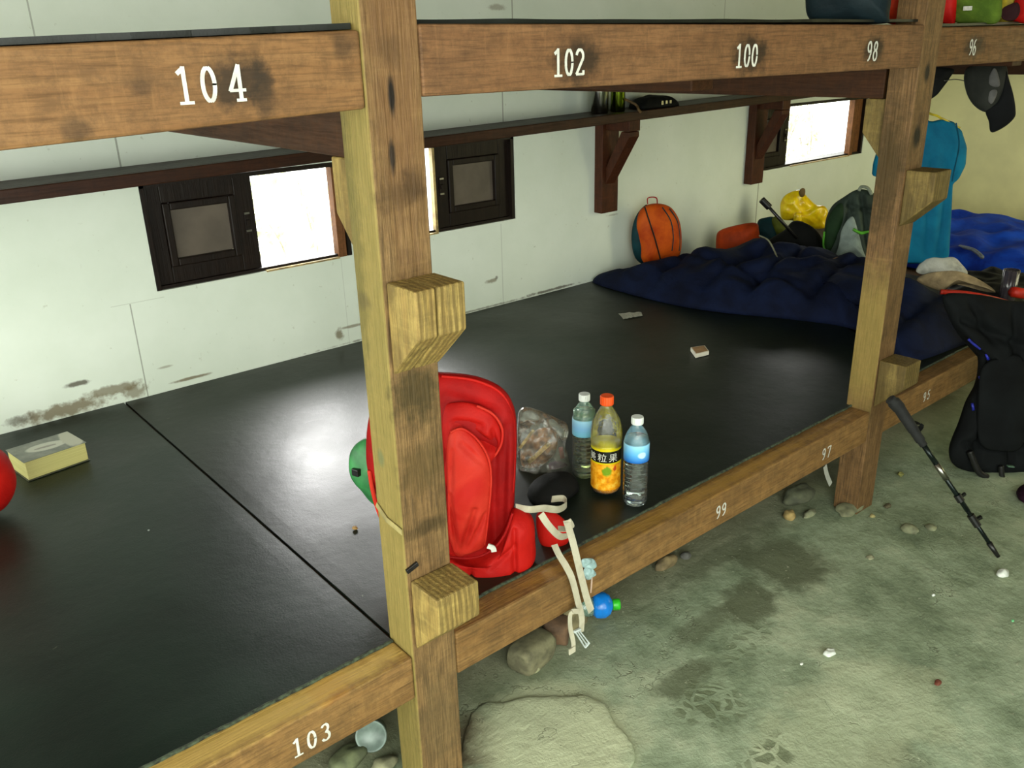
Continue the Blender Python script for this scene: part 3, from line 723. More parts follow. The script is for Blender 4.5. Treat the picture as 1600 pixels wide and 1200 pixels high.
wrap_text('美粒果', .026, xj, yj, Z0+.105, rj*1.03, angc-.25, lb, m_white)

# ---------------------------------------------------------------- small litter on the mat
def thinbox(name, P4, h, mat, label, cat, bevel=.001):
    b = NB(); prism(b, P4, (0, 0, h)); return tag(link(name, b, mat, bevel=bevel), label, cat)
m_paper = plain('crumpled_white_paper', (208, 206, 192), .7, .1, 60, .3)
c0 = [at(*q, 'z', LT+.006) for q in ((966, 490), (1002, 488), (1004, 494), (974, 499))]
b = NB(); P = []
n = 10
for i in range(n+1):
    for j in range(4):
        q = c0[0].lerp(c0[1], i/n).lerp(c0[3].lerp(c0[2], i/n), j/3); q.z = LT+.0065+.004*abs(noise.noise(Vector((i*.7, j*.9, 2))))*2; P.append(b.verts.new(q))
fs = [b.faces.new((P[i*4+j], P[(i+1)*4+j], P[(i+1)*4+j+1], P[i*4+j+1])) for i in range(n) for j in range(3)]
bmesh.ops.solidify(b, geom=fs, thickness=.0012)
tag(link('paper_slip', b, plain('bright_paper', (236, 234, 220), .8, .04, 60, 0)), 'crumpled white paper slip lying on the black mat, far from the bottles', 'paper')
c0 = [at(*q, 'z', LT+.02) for q in ((1079, 543), (1101, 540), (1108, 549), (1087, 554))]
o = empty('cigarette_box', (c0[0].x, c0[0].y, Z0)); tag(o, 'small white cardboard box with a tan top lying on the black mat', 'box')
b = NB(); prism(b, [Vector((q.x, q.y, Z0)) for q in c0], (0, 0, .016)); link('carton', b, plain('white_card', (222, 218, 200), .5, .04), o, bevel=.001)
ctr = sum(c0, Vector())/4
b = NB(); prism(b, [Vector((ctr.x+(q.x-ctr.x)*.86, ctr.y+(q.y-ctr.y)*.86, Z0+.016)) for q in c0], (0, 0, .0006)); link('top_print', b, plain('tan_print', (170, 130, 84), .5), o)['label'] = 'tan printed top'
for px, s, lab, c in (((555, 826), .007, 'tan crumb lying on the mat left of the near post', (190, 150, 90)), ((232, 829), .003, 'tiny pale crumb on the left mat', (150, 160, 150)), ((378, 812), .0022, 'tiniest grey crumb beside the mat seam', (110, 110, 110))):
    q = at(*px, 'z', LT+.006); b = NB(); bmesh.ops.create_icosphere(b, subdivisions=2, radius=s)
    for v in b.verts: v.co = v.co*(1+.5*noise.noise(v.co*200))*1.0; v.co.z *= .6
    bmesh.ops.translate(b, verts=b.verts, vec=(q.x, q.y, Z0+s*.45)); tag(link('crumb', b, plain('crumb_'+str(c[2]), c, .7), smooth=True), lab, 'crumb')

# ---------------------------------------------------------------- thick book at the left
A, B_, C_, D_ = [at(*q, 'z', LT+.07) for q in ((22, 724), (128, 684), (103, 676), (18, 706))]
A = at(38, 722, 'z', LT+.065); B_ = at(133, 690, 'z', LT+.065)
ux = (B_-A); w = ux.length; ux.normalize(); uy = Vector((-ux.y, ux.x, 0)); hgt = .058
dep = .13
BK = empty('book', (A.x, A.y, LT+.004)); tag(BK, 'thick paperback book with grey cover and yellowed page edges on the left mat', 'book')
def bq(u, v, z): return A+ux*u+uy*v+Vector((0, 0, -A.z+LT+.0045+z))
b = NB(); hexa(b, [bq(.0, .003, .001), bq(w, .003, .001), bq(w, dep, .001), bq(0, dep, .001), bq(.0, .0, hgt), bq(w, .003, hgt-.002), bq(w, dep, hgt-.004), bq(0, dep, hgt)])
t = NT('yellowed_pages'); P = t.pos(); n_ = t.noise(t.mapv(P, (3, 3, 900)), 1, 2); col = t.ramp(n_.outputs[0], [(.3, lin((176, 168, 100))), (.7, lin((204, 198, 130)))]); m_pages = t.done(col, .8)
link('pages', b, m_pages, BK, bevel=.002)['label'] = 'yellowed page block'
def bookcov():
    t = NT('book_cover'); P = t.pos(); c = bq(w*.52, dep*.55, hgt); n = t.noise(P, 30, 4)
    col = t.ramp(n.outputs[0], [(.35, lin((92, 96, 86))), (.65, lin((124, 126, 112)))])
    col = t.mix(t.blob(P, tuple(bq(w*.5, dep*.5, hgt)), (.06, .032, .05), .1, 30, .15), col, lin((190, 190, 172)))
    col = t.mix(t.math('MULTIPLY', t.blob(P, tuple(bq(w*.48, dep*.48, hgt)), (.035, .008, .05), .7, 60, .2), .7), col, lin((110, 100, 90)))
    col = t.mix(t.blob(P, tuple(bq(w*.93, dep*.6, hgt)), (.03, .09, .05), .3, 30, .15), col, lin((178, 176, 156)))
    return t.done(col, .35)
b = NB(); hexa(b, [bq(-.003, -.002, hgt+.0005), bq(w+.002, -.001, hgt-.0015), bq(w+.002, dep+.002, hgt-.0035), bq(-.003, dep+.002, hgt+.0005), bq(-.003, -.002, hgt+.002), bq(w+.002, -.001, hgt), bq(w+.002, dep+.002, hgt-.002), bq(-.003, dep+.002, hgt+.002)])
link('front_cover', b, bookcov(), BK)['label'] = 'grey cover with a pale oval'
b = NB(); box(b, 0, 1, 0, 1, 0, 1)
for v in b.verts: v.co = bq(-.003+v.co.x*(w+.005), -.002+v.co.y*(dep+.004), -.0003+v.co.z*.0012)
link('back_cover', b, plain('book_back', (90, 92, 80), .4), BK)

# red bag at the frame's left edge
m_red = cloth('bright_red_nylon', (232, 30, 20), .6, c2=(196, 14, 12), ns=7, bump=.4)
m_red2 = cloth('light_red_nylon', (255, 74, 52), .55, c2=(228, 36, 26), ns=6, bump=.35)
m_red3 = cloth('deep_red_nylon', (208, 20, 18), .65, c2=(160, 8, 10), ns=7, bump=.4)
P0 = at(0, 790, 'z', LT+.004); P0 = Vector((-.52, 1.22, LT+.1))
RB = empty('red_bag', (P0.x-.05, P0.y+.04, LT+.004)); tag(RB, 'rounded red bag cut off by the left edge, beside the thick book', 'bag')
N_ = (CAM-P0).normalized(); N_ = Vector((N_.x, N_.y, 0)).normalized()
b = NB(); puff(b, pxs([(-60, 690), (-20, 695), (6, 706), (21, 730), (26, 752), (20, 775), (0, 797), (-50, 815), (-100, 800), (-110, 740)], P0, N_), N_, .07, .07, wr=.006, ws=14); link('bag_body', b, m_red, RB, smooth=True)
s_ = Vector((N_.y, -N_.x, 0))
b = NB(); tube(b, [P0+N_*.055+Vector((0, 0, .07)), P0+N_*.075, P0+N_*.05+Vector((0, 0, -.07))], .004, 6); link('zipper', b, m_red3, RB)

# ---------------------------------------------------------------- the big red backpack behind the near post
BP = empty('backpack', (.30, .24, LT+.004)); tag(BP, 'large bright red hiking backpack standing behind the near post', 'backpack')
PN = Vector((-.60, -.80, 0)).normalized(); PC = Vector((.285, .215, .38))
def P_(L, off=0): return pxs(L, PC+PN*off, PN)
# main body, tall with a rounded hood
def CR(L, off=0): return [(P_([a], off)[0], P_([c_], off)[0], d_, w_) for a, c_, d_, w_ in L]
b = NB(); puff(b, P_([(580, 640), (620, 598), (665, 585), (710, 585), (752, 592), (785, 608), (803, 635), (808, 680), (806, 740), (803, 800), (800, 850), (790, 885), (735, 905), (680, 903), (625, 860), (600, 800), (583, 760), (572, 715)]), PN, .045, .10, pw=4, wr=.006, ws=10, n=170, rings=30,
    cre=CR([((700, 612), (775, 640), .016, .018), ((790, 660), (786, 850), .016, .009), ((772, 720), (772, 850), .03, .016), ((752, 690), (772, 705), .03, .015)]))
link('main_compartment', b, m_red3, BP, smooth=True)['label'] = 'deep red main compartment'
# piping of the hood
b = NB(); tube(b, P_([(690, 588), (740, 594), (780, 612), (799, 645), (804, 700), (801, 770)], .012), .0035, 8); link('hood_piping', b, m_red, BP, smooth=True)
# inner front panel with the fold
b = NB(); puff(b, P_([(690, 640), (715, 628), (745, 632), (770, 645), (784, 668), (785, 690), (778, 706), (768, 716), (766, 740), (764, 800), (752, 860), (700, 870), (690, 800), (688, 700)], .028), PN, .030, .02, wr=.008, ws=16, n=170, rings=30, fold=.003,
    cre=CR([((730, 668), (768, 692), .030, .010), ((712, 655), (750, 662), .014, .010), ((770, 668), (776, 700), .012, .006)], .028))
link('front_panel', b, m_red, BP, smooth=True)['label'] = 'red padded front panel'
b = NB(); tube(b, P_([(745, 634), (770, 647), (784, 668), (784, 690), (777, 706), (769, 716)], .040), .003, 8); link('panel_piping', b, m_red2, BP, smooth=True)
# leaf-shaped front pocket
b = NB(); puff(b, P_([(698, 700), (704, 675), (718, 669), (738, 680), (757, 705), (765, 730), (766, 760), (762, 810), (758, 850), (742, 862), (716, 869), (705, 850), (700, 820), (699, 760)], .055), PN, .026, .02, wr=.005, ws=18, n=170, rings=30, fold=.001,
    cre=CR([((716, 866), (702, 770), .014, .006), ((720, 866), (742, 790), .013, .007), ((728, 862), (758, 800), .010, .006), ((722, 690), (755, 720), .006, .008), ((706, 700), (704, 760), .008, .006)], .055))
pk = link('front_pocket', b, m_red2, BP, smooth=True); pk['label'] = 'light red teardrop front pocket'
b = NB(); tube(b, P_([(704, 676), (722, 670), (745, 686), (763, 716), (767, 755), (762, 812), (757, 852)], .060), .0028, 8); link('pocket_piping', b, m_red2, pk, smooth=True)
# lower compartment / stretch pocket
b = NB(); puff(b, P_([(697, 868), (730, 872), (760, 862), (785, 835), (800, 800), (812, 797), (832, 808), (836, 840), (833, 878), (790, 902), (738, 919), (712, 912), (700, 900)], .03), PN, .055, .05, wr=.006, ws=14, n=170, rings=30, pw=3, fold=.002,
    cre=CR([((736, 872), (738, 918), .016, .005), ((802, 815), (803, 890), .012, .006), ((765, 868), (800, 838), .010, .006)], .03))
lp = link('bottom_pocket', b, m_red, BP, smooth=True); lp['label'] = 'red bottom pocket'
b = NB(); tube(b, P_([(700, 870), (735, 872), (765, 862), (787, 838), (801, 802)], .075), .003, 8); link('pocket_hem', b, m_red3, lp, smooth=True)
b = NB(); ribbon(b, P_([(762, 853), (770, 856), (772, 862)], .09), .012, .003, PN.cross(Vector((0, 0, 1)))); link('pull_tab', b, m_white, lp)['label'] = 'small white pull tab'
# hip-belt wing
b = NB(); puff(b, pxs([(838, 805), (855, 798), (875, 806), (888, 822), (890, 842), (878, 856), (858, 858), (842, 845)], Vector((.47, .13, .45)), PN), PN, .022, .02, wr=.003); link('hip_belt', b, m_red, BP, smooth=True)
# left side bits seen beyond the post
b = NB(); tube(b, P_([(577, 735), (582, 765), (590, 795), (600, 820)], .02), .005, 8); link('side_piping', b, m_red2, BP, smooth=True)
# webbing
m_web = cloth('cream_webbing', (240, 234, 206), .75, c2=(214, 206, 178), ns=20, bump=.15, weave=600)
def web(L, y0, w, side=(1, 0, 0), ax='y'):
    b = NB(); P = [at(p[0], p[1], 'y', p[2] if len(p) > 2 else y0) for p in L]; ribbon(b, P, w, .0016, side); return link('webbing_strap', b, m_web, BP, smooth=False)
web([(806, 792, .12), (828, 796, .09), (850, 794, .08), (872, 796, .08), (885, 788, .10), (880, 779, .12), (862, 780, .13)], 0, .017, (0, 0, 1))['label'] = 'looped cream webbing strap'
web([(845, 803, .05), (858, 822, .04), (875, 838, .035), (888, 836, .04)], 0, .016, (.5, 0, .6))
web([(872, 826, .03), (892, 826, .01), (886, 815, .0), (896, 850, -.018), (908, 900, -.022), (917, 935, -.026), (924, 955, -.03)], 0, .0185, (1, 0, 0))
web([(866, 851, .02), (874, 868, .0), (884, 884, -.012), (894, 905, -.018), (903, 940, -.022), (909, 965, -.024), (908, 988, -.026)], 0, .0165, (1, 0, 0))
web([(904, 955, -.028), (892, 958, -.026), (891, 980, -.028), (896, 1005, -.03), (894, 1020, -.03)], 0, .012, (1, 0, 0))
b = NB(); c = at(893, 1015, 'y', -.031); box(b, c.x-.010, c.x+.010, -.035, -.031, c.z-.009, c.z+.007); link('strap_end', b, m_web, BP, bevel=.001)
m_buck = plain('pale_grey_buckle_plastic', (196, 206, 204), .3, .05, 40, .05)
b = NB(); cc = [at(*q, 'y', -.03) for q in ((898, 988), (905, 984), (921, 1000), (917, 1008), (905, 1006))]
for i in range(3):
    a = cc[0].lerp(cc[1], .5)+Vector(((i-1)*.004, 0, (i-1)*.003)); e = cc[3]+Vector(((i-1)*.006, 0, (i-1)*.004)); bar(b, a, e, .0028, .006, (0, 1, 0))
bar(b, cc[0]+Vector((-.002, 0, .002)), cc[1]+Vector((.004, 0, .0)), .006, .006, (0, 1, 0)); bar(b, cc[3]+Vector((-.006, 0, -.003)), cc[3]+Vector((.008, 0, .004)), .005, .006, (0, 1, 0))
link('side_release_buckle', b, m_buck, BP, bevel=.001)['label'] = 'pale plastic buckle'
b = NB(); P = [at(*q, 'y', .055) for q in ((886, 796), (895, 806), (905, 818), (909, 830))]
# strap across the near post's left side
b = NB(); ribbon(b, [at(588, 788, 'x', -.0028), at(604, 812, 'x', -.0028), at(628, 832, 'x', -.0028)], .012, .0015, (0, 0, 1), sm=False); bb = link('post_strap', b, plain('dull_tan_webbing', (160, 146, 92), .8), BP); bb['label'] = 'tan strap passing the post'
b = NB(); q = at(644, 887, 'y', -.003); bar(b, q+Vector((-.013, 0, -.004)), q+Vector((.013, 0, .004)), .006, .010, (0, 0, 1)); tag(link('rubber_stub', b, m_black, bevel=.001), 'small black rubber stub stuck on the near post just above its lowest step block', 'stub')
# pale-blue clip hanging on the beam
PC_ = empty('plastic_clip', tuple(at(924, 960, 'y', -.02))); tag(PC_, 'pale blue crumpled plastic clip hanging on the lower beam beside the cream straps', 'clip')
b = NB(); q = at(918, 890, 'y', -.012)
m_pb = plain('pale_blue_plastic', (160, 190, 190), .35, .08, 60, .4)
for L_ in (((909, 874), (918, 872), (928, 874), (932, 884), (926, 889), (915, 888), (909, 884)), ((914, 887), (926, 889), (931, 896), (925, 903), (917, 906), (912, 897))):
    puff(b, [at(x_, y_, 'y', -.010) for x_, y_ in L_], (0, -1, 0), .006, .004, wr=.006, ws=90, n=40, rings=8)
link('clip_body', b, m_pb, PC_, smooth=True)
b = NB(); tube(b, [at(925, 902, 'y', -.013), at(924, 915, 'y', -.012), at(923, 926, 'y', -.011)], .0022, 6); link('clip_cord', b, plain('pinkish_cord', (200, 170, 150), .7), PC_)['label'] = 'pinkish cord'
# green round bag on the left of the post
G0 = Vector((.155, .42, LT+.15)); GN = (CAM-G0); GN.z = 0; GN.normalize()
GB = empty('green_bag', (.2, .45, LT+.004)); tag(GB, 'round green bag with a dark buckle, peeking out left of the near post', 'bag')
b = NB(); puff(b, pxs([(545, 730), (548, 705), (562, 690), (580, 684), (620, 686), (640, 720), (640, 770), (610, 800), (580, 785), (563, 765), (550, 750)], G0, GN), GN, .04, .05, wr=.004); link('bag_body', b, plain('green_ripstop', (60, 140, 76), .5, .2, 18, .1, c2=(36, 96, 52)), GB, smooth=True)
b = NB(); q = on(558, 737, G0+GN*.024, GN); bmesh.ops.create_cube(b, size=1, matrix=Matrix.Translation(q)@Matrix.Rotation(.3, 4, 'Z')@Matrix.Diagonal((.018, .02, .018, 1))); link('buckle', b, m_black, GB, bevel=.002)['label'] = 'dark blue-black buckle'

# ---------------------------------------------------------------- clear plastic bag of food and black pouch below it
FB0 = Vector((.75, .44, .46)); FN = (CAM-FB0); FN.z = 0; FN.normalize()
FB = empty('food_bag', (.75, .45, LT+.005)); tag(FB, 'clear plastic bag of snacks beside the red backpack', 'plastic bag')
ol = [(812, 640), (828, 637), (850, 645), (872, 655), (886, 662), (889, 675), (884, 695), (890, 720), (892, 745), (880, 752), (850, 752), (822, 750), (808, 740), (806, 700), (808, 665)]
b = NB(); puff(b, pxs(ol, FB0, FN), FN, .05, .05, wr=.020, ws=34, n=96, rings=14, fold=.006); link('clear_wrapper', b, clear('crumpled_clear_bag', (.97, .98, .94), .12, (.75, .75, .62), .12, .35), FB, smooth=True)['label'] = 'crinkled clear plastic wrapper'
m_bread = plain('brown_snack', (150, 96, 48), .5, .3, 40, .5); m_purp = cloth('purple_cloth', (98, 56, 96), .7, ns=20)
b = NB(); puff(b, pxs([(815, 700), (838, 672), (862, 670), (872, 690), (862, 715), (830, 735), (815, 728)], FB0, FN), FN, .028, .02, wr=.008, ws=40); link('bread', b, m_bread, FB, smooth=True)['label'] = 'brown bread in wrapper'
b = NB(); bar(b, on(826, 722, FB0+FN*.034, FN), on(858, 693, FB0+FN*.034, FN), .006, .012); bar(b, on(812, 700, FB0+FN*.03, FN), on(834, 672, FB0+FN*.03, FN), .004, .008); link('wrapper_seam', b, plain('gold_foil', (214, 180, 110), .25, .2, 50, .4), FB)
b = NB(); puff(b, pxs([(810, 728), (835, 735), (870, 722), (888, 728), (886, 746), (850, 750), (815, 746)], FB0, FN), FN, .035, .03, wr=.006, ws=30); link('purple_packet', b, m_purp, FB, smooth=True)['label'] = 'purple packet at the bottom'
b = NB(); bar(b, on(876, 700, FB0+FN*.02, FN), on(879, 715, FB0+FN*.02, FN), .012, .012); link('red_packet', b, plain('dull_red', (130, 40, 36), .5), FB)
ol = [at(*q, 'z', LT+.006) for q in ((828, 765), (860, 752), (893, 750), (905, 765), (880, 785), (845, 790), (826, 780))]
b = NB(); puff(b, ol, (0, 0, 1), .05, 0, wr=.005, ws=20); tag(link('black_pouch', b, m_blackcl, smooth=True), 'black cloth pouch lying on the mat below the plastic bag of snacks', 'pouch')

# ---------------------------------------------------------------- sleeping bags and clothes farther along
m_navy = cloth('navy_sleeping_bag', (22, 35, 72), .85, c2=(10, 17, 42), ns=8, bump=.5)
m_blue = cloth('royal_blue_nylon', (20, 84, 226), .7, c2=(10, 44, 160), ns=7, bump=.5)
def mound(name, fp, z, h, m, label, cat, wr=.02, ws=9, seed=0, hf=None, parent=None, fold=.006, pw=2.6, cen=None, cre=()):
    b = NB(); puff(b, [(x, y, z) for x, y in fp], (0, 0, 1), h, 0.0, rings=44, n=200, wr=wr, ws=ws, seed=seed, hfun=hf, pw=pw, fold=fold, cen=cen, flatback=True, cre=[(Vector(a), Vector(c_), d_, w_) for a, c_, d_, w_ in cre])
    for v in b.verts: v.co.z = max(v.co.z, z)
    o = link(name, b, m, parent, smooth=True)
    if label: tag(o, label, cat)
    return o
def hf(q): return .62+.5*max(0, min(1, (1.75-q.y)/.5))*max(0, min(1, (q.x-2.2)/.5))
mound('sleeping_bag', [(2.31, 1.79), (2.27, 1.5), (2.28, 1.2), (2.34, .98), (2.46, .72), (2.52, .5), (2.42, .3), (2.30, .14), (2.55, .09), (2.85, .10), (2.98, .35), (3.14, .7), (3.2, 1.1), (3.08, 1.42), (2.85, 1.58), (2.6, 1.62), (2.46, 1.74)],
      LT+.005, .165, m_navy, 'dark navy sleeping bag spread across the bunk from the wall to the bed edge', 'sleeping bag', hf=hf, wr=.05, ws=7, cen=(2.8, .95, LT), fold=.010, pw=5,
      cre=[((2.25, y_, LT), (3.2, y_+dy_, LT), .028, .022) for y_, dy_ in ((1.62, .05), (1.38, .12), (1.12, .05), (.90, .16), (.66, .12), (.42, .15), (.22, .1))]+[((2.5, .2, LT), (2.6, 1.7, LT), .02, .02)])
mound('sleeping_bag', [(3.72, .45), (3.68, .9), (3.8, 1.3), (4.2, 1.45), (4.8, 1.3), (4.9, .8), (4.8, .2), (4.3, .09), (3.85, .12)], LT+.005, .13, m_blue,
      'bright blue sleeping bag near the end wall, right of the hanging T-shirt', 'sleeping bag', wr=.045, ws=7, seed=4, fold=.01, pw=4)
mound('dark_jacket', [(3.0, .12), (3.02, .26), (3.16, .42), (3.4, .50), (3.66, .4), (3.68, .14), (3.45, .08), (3.1, .08)], LT+.006, .095, cloth('black_jacket', (20, 24, 30), .6),
      'black jacket heaped on the bed edge under the pale clothes', 'jacket', wr=.02, ws=12, seed=8, fold=.008, pw=4)
# orange backpack against the wall
O0 = Vector((2.62, 1.66, .5)); ON = Vector((-.35, -.93, 0)).normalized()
OB = empty('backpack', (2.63, 1.68, LT+.1)); tag(OB, 'small orange backpack leaning on the white wall behind the sleeping bag', 'backpack')
def O_(L, off=0): return pxs(L, O0+ON*off, ON)
m_or = cloth('orange_nylon', (255, 112, 24), .6, c2=(206, 66, 14), ns=10); m_teal = cloth('dark_teal_nylon', (20, 74, 82), .6)
b = NB(); puff(b, O_([(995, 352), (1000, 330), (1012, 320), (1030, 318), (1048, 324), (1060, 342), (1064, 368), (1062, 395), (1050, 410), (1008, 412), (1000, 385)]), ON, .05, .05, pw=3, wr=.003); link('orange_front', b, m_or, OB, smooth=True)
b = NB(); puff(b, O_([(988, 360), (994, 338), (1004, 324), (1012, 322), (1008, 360), (1008, 410), (994, 405), (988, 385)], -.02), ON, .03, .03); link('teal_side', b, m_teal, OB, smooth=True)['label'] = 'dark teal side'
b = NB(); tube(b, O_([(1007, 322), (1016, 350), (1024, 375), (1032, 405)], .052), .004, 6); link('zipper', b, m_black, OB)['label'] = 'black diagonal zipper'
b = NB(); tube(b, O_([(1035, 324), (1048, 345), (1052, 370), (1050, 392)], .05), .003, 6); tube(b, O_([(1046, 326), (1058, 345), (1062, 372), (1061, 392)], .035), .003, 6); link('seam_piping', b, m_teal, OB)
b = NB(); tube(b, O_([(1012, 319), (1012, 310), (1020, 308), (1026, 310), (1027, 318)], 0), .003, 6); link('grab_loop', b, m_red3, OB)
# small orange stuff sack and its teal neighbour
def sack(name, L, P0, m, label, cat, th=.06, wr=.008, ws=18, parent=None):
    P0 = Vector(P0); n_ = (CAM-P0); n_.z = 0; n_.normalize(); b = NB(); puff(b, pxs(L, P0, n_), n_, th, th, wr=wr, ws=ws); o = link(name, b, m, parent, smooth=True)
    if label: tag(o, label, cat)
    return o
sack('stuff_sack', [(1119, 372), (1125, 360), (1150, 352), (1180, 348), (1186, 360), (1186, 400), (1150, 408), (1122, 400)], (3.15, 1.55, .5), cloth('orange_red_nylon', (240, 84, 24), .6), 'orange-red stuff sack lying between the sleeping bag and the wall', 'sack', .06)
sack('stuff_sack', [(1183, 350), (1196, 340), (1212, 340), (1222, 358), (1224, 400), (1190, 402)], (3.38, 1.5, .5), m_teal, 'dark teal stuff sack right of the orange-red one', 'sack', .05)
sack('stuff_sack', [(1206, 342), (1218, 338), (1230, 355), (1232, 372), (1220, 378), (1210, 360)], (3.42, 1.38, .5), cloth('olive_green_nylon', (110, 120, 30), .6), 'small olive green sack between the teal sack and the yellow bag', 'sack', .03)
YB = empty('plastic_bag', (3.8, 1.45, LT+.1)); tag(YB, 'crumpled yellow plastic bag on top of the pile below the far window', 'plastic bag')
m_yel = plain('glossy_yellow_plastic', (255, 226, 24), .3, .12, 30, .2, c2=(240, 196, 10))
sack('bag_body', [(1219, 322), (1224, 308), (1236, 300), (1250, 297), (1262, 308), (1275, 320), (1288, 322), (1294, 332), (1290, 345), (1292, 355), (1275, 358), (1258, 352), (1243, 353), (1240, 345), (1222, 342)], (3.72, 1.42, .6), m_yel, None, None, .05, .02, 24, YB)
sack('bag_handle', [(1241, 336), (1246, 332), (1252, 336), (1252, 347), (1246, 352), (1240, 347)], (3.66, 1.36, .6), m_yel, None, None, .012, .002, 24, YB)
sack('bag_knot', [(1248, 300), (1253, 294), (1258, 296), (1257, 306), (1251, 308)], (3.68, 1.40, .6), plain('brown_tie', (110, 84, 30), .6), None, None, .008, .002, 24, YB)
KB = sack('black_backpack', [(1192, 385), (1205, 372), (1225, 360), (1240, 345), (1262, 350), (1282, 368), (1290, 395), (1292, 430), (1200, 430)], (3.3, 1.22, .5), m_blackcl, 'black backpack slumped behind the navy sleeping bag', 'backpack', .07, .012)
b = NB(); tube(b, [at(1186, 368, 'y', 1.10), at(1200, 375, 'y', 1.06), at(1209, 390, 'y', 1.03), at(1214, 402, 'y', 1.0)], .004, 6); tag(link('strap', b, plain('grey_webbing', (120, 120, 96), .7)), 'thin grey strap lying on the navy sleeping bag', 'strap')
# trekking pole handle poking out of the pile
TP = empty('trekking_pole', tuple(at(1245, 370, 'y', 1.2))); tag(TP, 'black trekking pole poking up from the pile left of the yellow bag', 'trekking pole')
b = NB(); tube(b, [at(1200, 322, 'y', 1.3), at(1245, 372, 'y', 1.2)], .008, 8, False); link('shaft', b, m_black, TP, smooth=True)
b = NB(); tube(b, [at(1190, 312, 'y', 1.33), at(1194, 316, 'y', 1.32), at(1202, 324, 'y', 1.3)], .018, 10); link('grip', b, m_black, TP, smooth=True)
# grey-green backpack left of the far post
GP0 = Vector((3.35, 1.0, .5)); GPN = (CAM-GP0); GPN.z = 0; GPN.normalize()
GP = empty('backpack', (3.4, 1.02, LT+.1)); tag(GP, 'grey-green backpack with pale mesh panel, half hidden by the far post', 'backpack')
def G_(L, off=0): return pxs(L, GP0+GPN*off, GPN)
b = NB(); puff(b, G_([(1287, 380), (1290, 345), (1300, 322), (1318, 308), (1340, 296), (1362, 300), (1385, 320), (1400, 360), (1398, 410), (1350, 420), (1300, 415), (1290, 400)]), GPN, .06, .09, wr=.014, ws=14, fold=.006, n=120, rings=20, cre=[(G_([a])[0], G_([c_])[0], .03, .012) for a, c_ in (((1330, 305), (1318, 400)), ((1345, 300), (1360, 400)), ((1325, 320), (1365, 330)))]); link('pack_body', b, cloth('dark_grey_green', (84, 100, 88), .7), GP, smooth=True)
b = NB(); puff(b, G_([(1288, 375), (1292, 345), (1304, 324), (1316, 318), (1318, 340), (1308, 370), (1296, 394), (1290, 392)], .045), GPN, .02, .02, wr=.004); link('side_wing', b, cloth('forest_green', (42, 74, 40), .7), GP, smooth=True)['label'] = 'forest green side wing'
b = NB(); puff(b, G_([(1332, 338), (1342, 366), (1350, 395), (1356, 408), (1340, 404), (1318, 398), (1304, 404), (1310, 384), (1316, 356)], .062), GPN, .012, .012, wr=.004, ws=20); link('mesh_panel', b, cloth('pale_grey_mesh', (196, 214, 204), .8), GP, smooth=True)['label'] = 'pale grey mesh panel'
m_lime = plain('lime_green', (96, 190, 40), .6)
for L_, o_, r_ in (([(1333, 358), (1345, 364), (1360, 362), (1380, 366)], .085, .008), ([(1288, 362), (1287, 385), (1296, 402)], .05, .005)):
    b = NB(); tube(b, G_(L_, o_), r_, 6); link('lime_strap', b, m_lime, GP, smooth=True)['label'] = 'lime green strap'
b = NB(); tube(b, G_([(1342, 298), (1346, 292), (1356, 294), (1362, 304)], .02), .008, 6); link('haul_loop', b, plain('pale_webbing', (170, 180, 160), .7), GP, smooth=True)
sack('pillow', [(1298, 415), (1306, 402), (1330, 403), (1355, 412), (1380, 420), (1380, 450), (1330, 450)], (3.0, .78, .5), cloth('beige_cotton', (214, 174, 124), .8), 'beige pillow edge between the sleeping bag and the far post', 'pillow', .05, .004)

# hanging T-shirt
TS0 = Vector((3.0, .5, .9)); TN = Vector((-.75, -.66, 0)).normalized()
TS = empty('t_shirt', (3.0, .52, .66)); tag(TS, 'turquoise blue T-shirt hanging from the upper tier behind the far post', 't-shirt')
def T_(L, off=0): return pxs(L, TS0+TN*off, TN)
ol = [(1392, 200), (1420, 186), (1440, 183), (1455, 190), (1472, 186), (1490, 190), (1503, 205), (1511, 230), (1509, 258), (1498, 280), (1489, 287), (1487, 330), (1483, 400), (1478, 408), (1440, 412), (1400, 412), (1396, 330), (1394, 282), (1380, 278), (1362, 274), (1364, 255), (1374, 222)]
b = NB(); puff(b, T_(ol), TN, .024, .022, wr=.010, ws=9, cre=[(T_([a])[0], T_([c_])[0], d_, .014) for a, c_, d_ in (((1465, 400), (1478, 290), .02), ((1445, 405), (1452, 250), .012), ((1490, 280), (1470, 240), .012), ((1482, 350), (1486, 300), .01))], n=140, pw=3, rings=12, fold=.003, cen=T_([(1440, 300)])[0], smooth=False); link('shirt_body', b, cloth('turquoise_jersey', (8, 132, 172), .75, c2=(4, 100, 140), ns=5), TS, smooth=True)
b = NB(); tube(b, T_([(1494, 192), (1499, 225), (1492, 262), (1488, 284)], .02), .0025, 6); link('sleeve_seam', b, cloth('turquoise_dark', (4, 96, 130), .8), TS)
b = NB(); tube(b, T_([(1472, 186), (1464, 181), (1454, 178), (1446, 172), (1448, 160), (1452, 140), (1458, 112)]), .005, 6); tube(b, T_([(1395, 202), (1430, 188), (1454, 178), (1500, 200)], -.0), .004, 6)
tag(link('clothes_hanger', b, plain('yellow_wire', (190, 170, 30), .5)), 'yellow wire hanger holding the turquoise T-shirt', 'hanger')
# dark glove tucked under the beam
sack('glove', [(1446, 112), (1462, 105), (1490, 108), (1484, 122), (1474, 136), (1462, 150), (1450, 152)], (2.9, .36, 1.36), m_blackcl, 'dark cloth glove tucked under the upper beam right of the far post', 'glove', .02, .01, 30)
b = NB(); tube(b, [at(1476, 126, 'y', .38), at(1492, 124, 'y', .4), at(1506, 126, 'y', .42)], .002, 5); tag(link('clothes_line', b, m_black), 'thin dark cord stretched between the glove and the cap', 'cord')
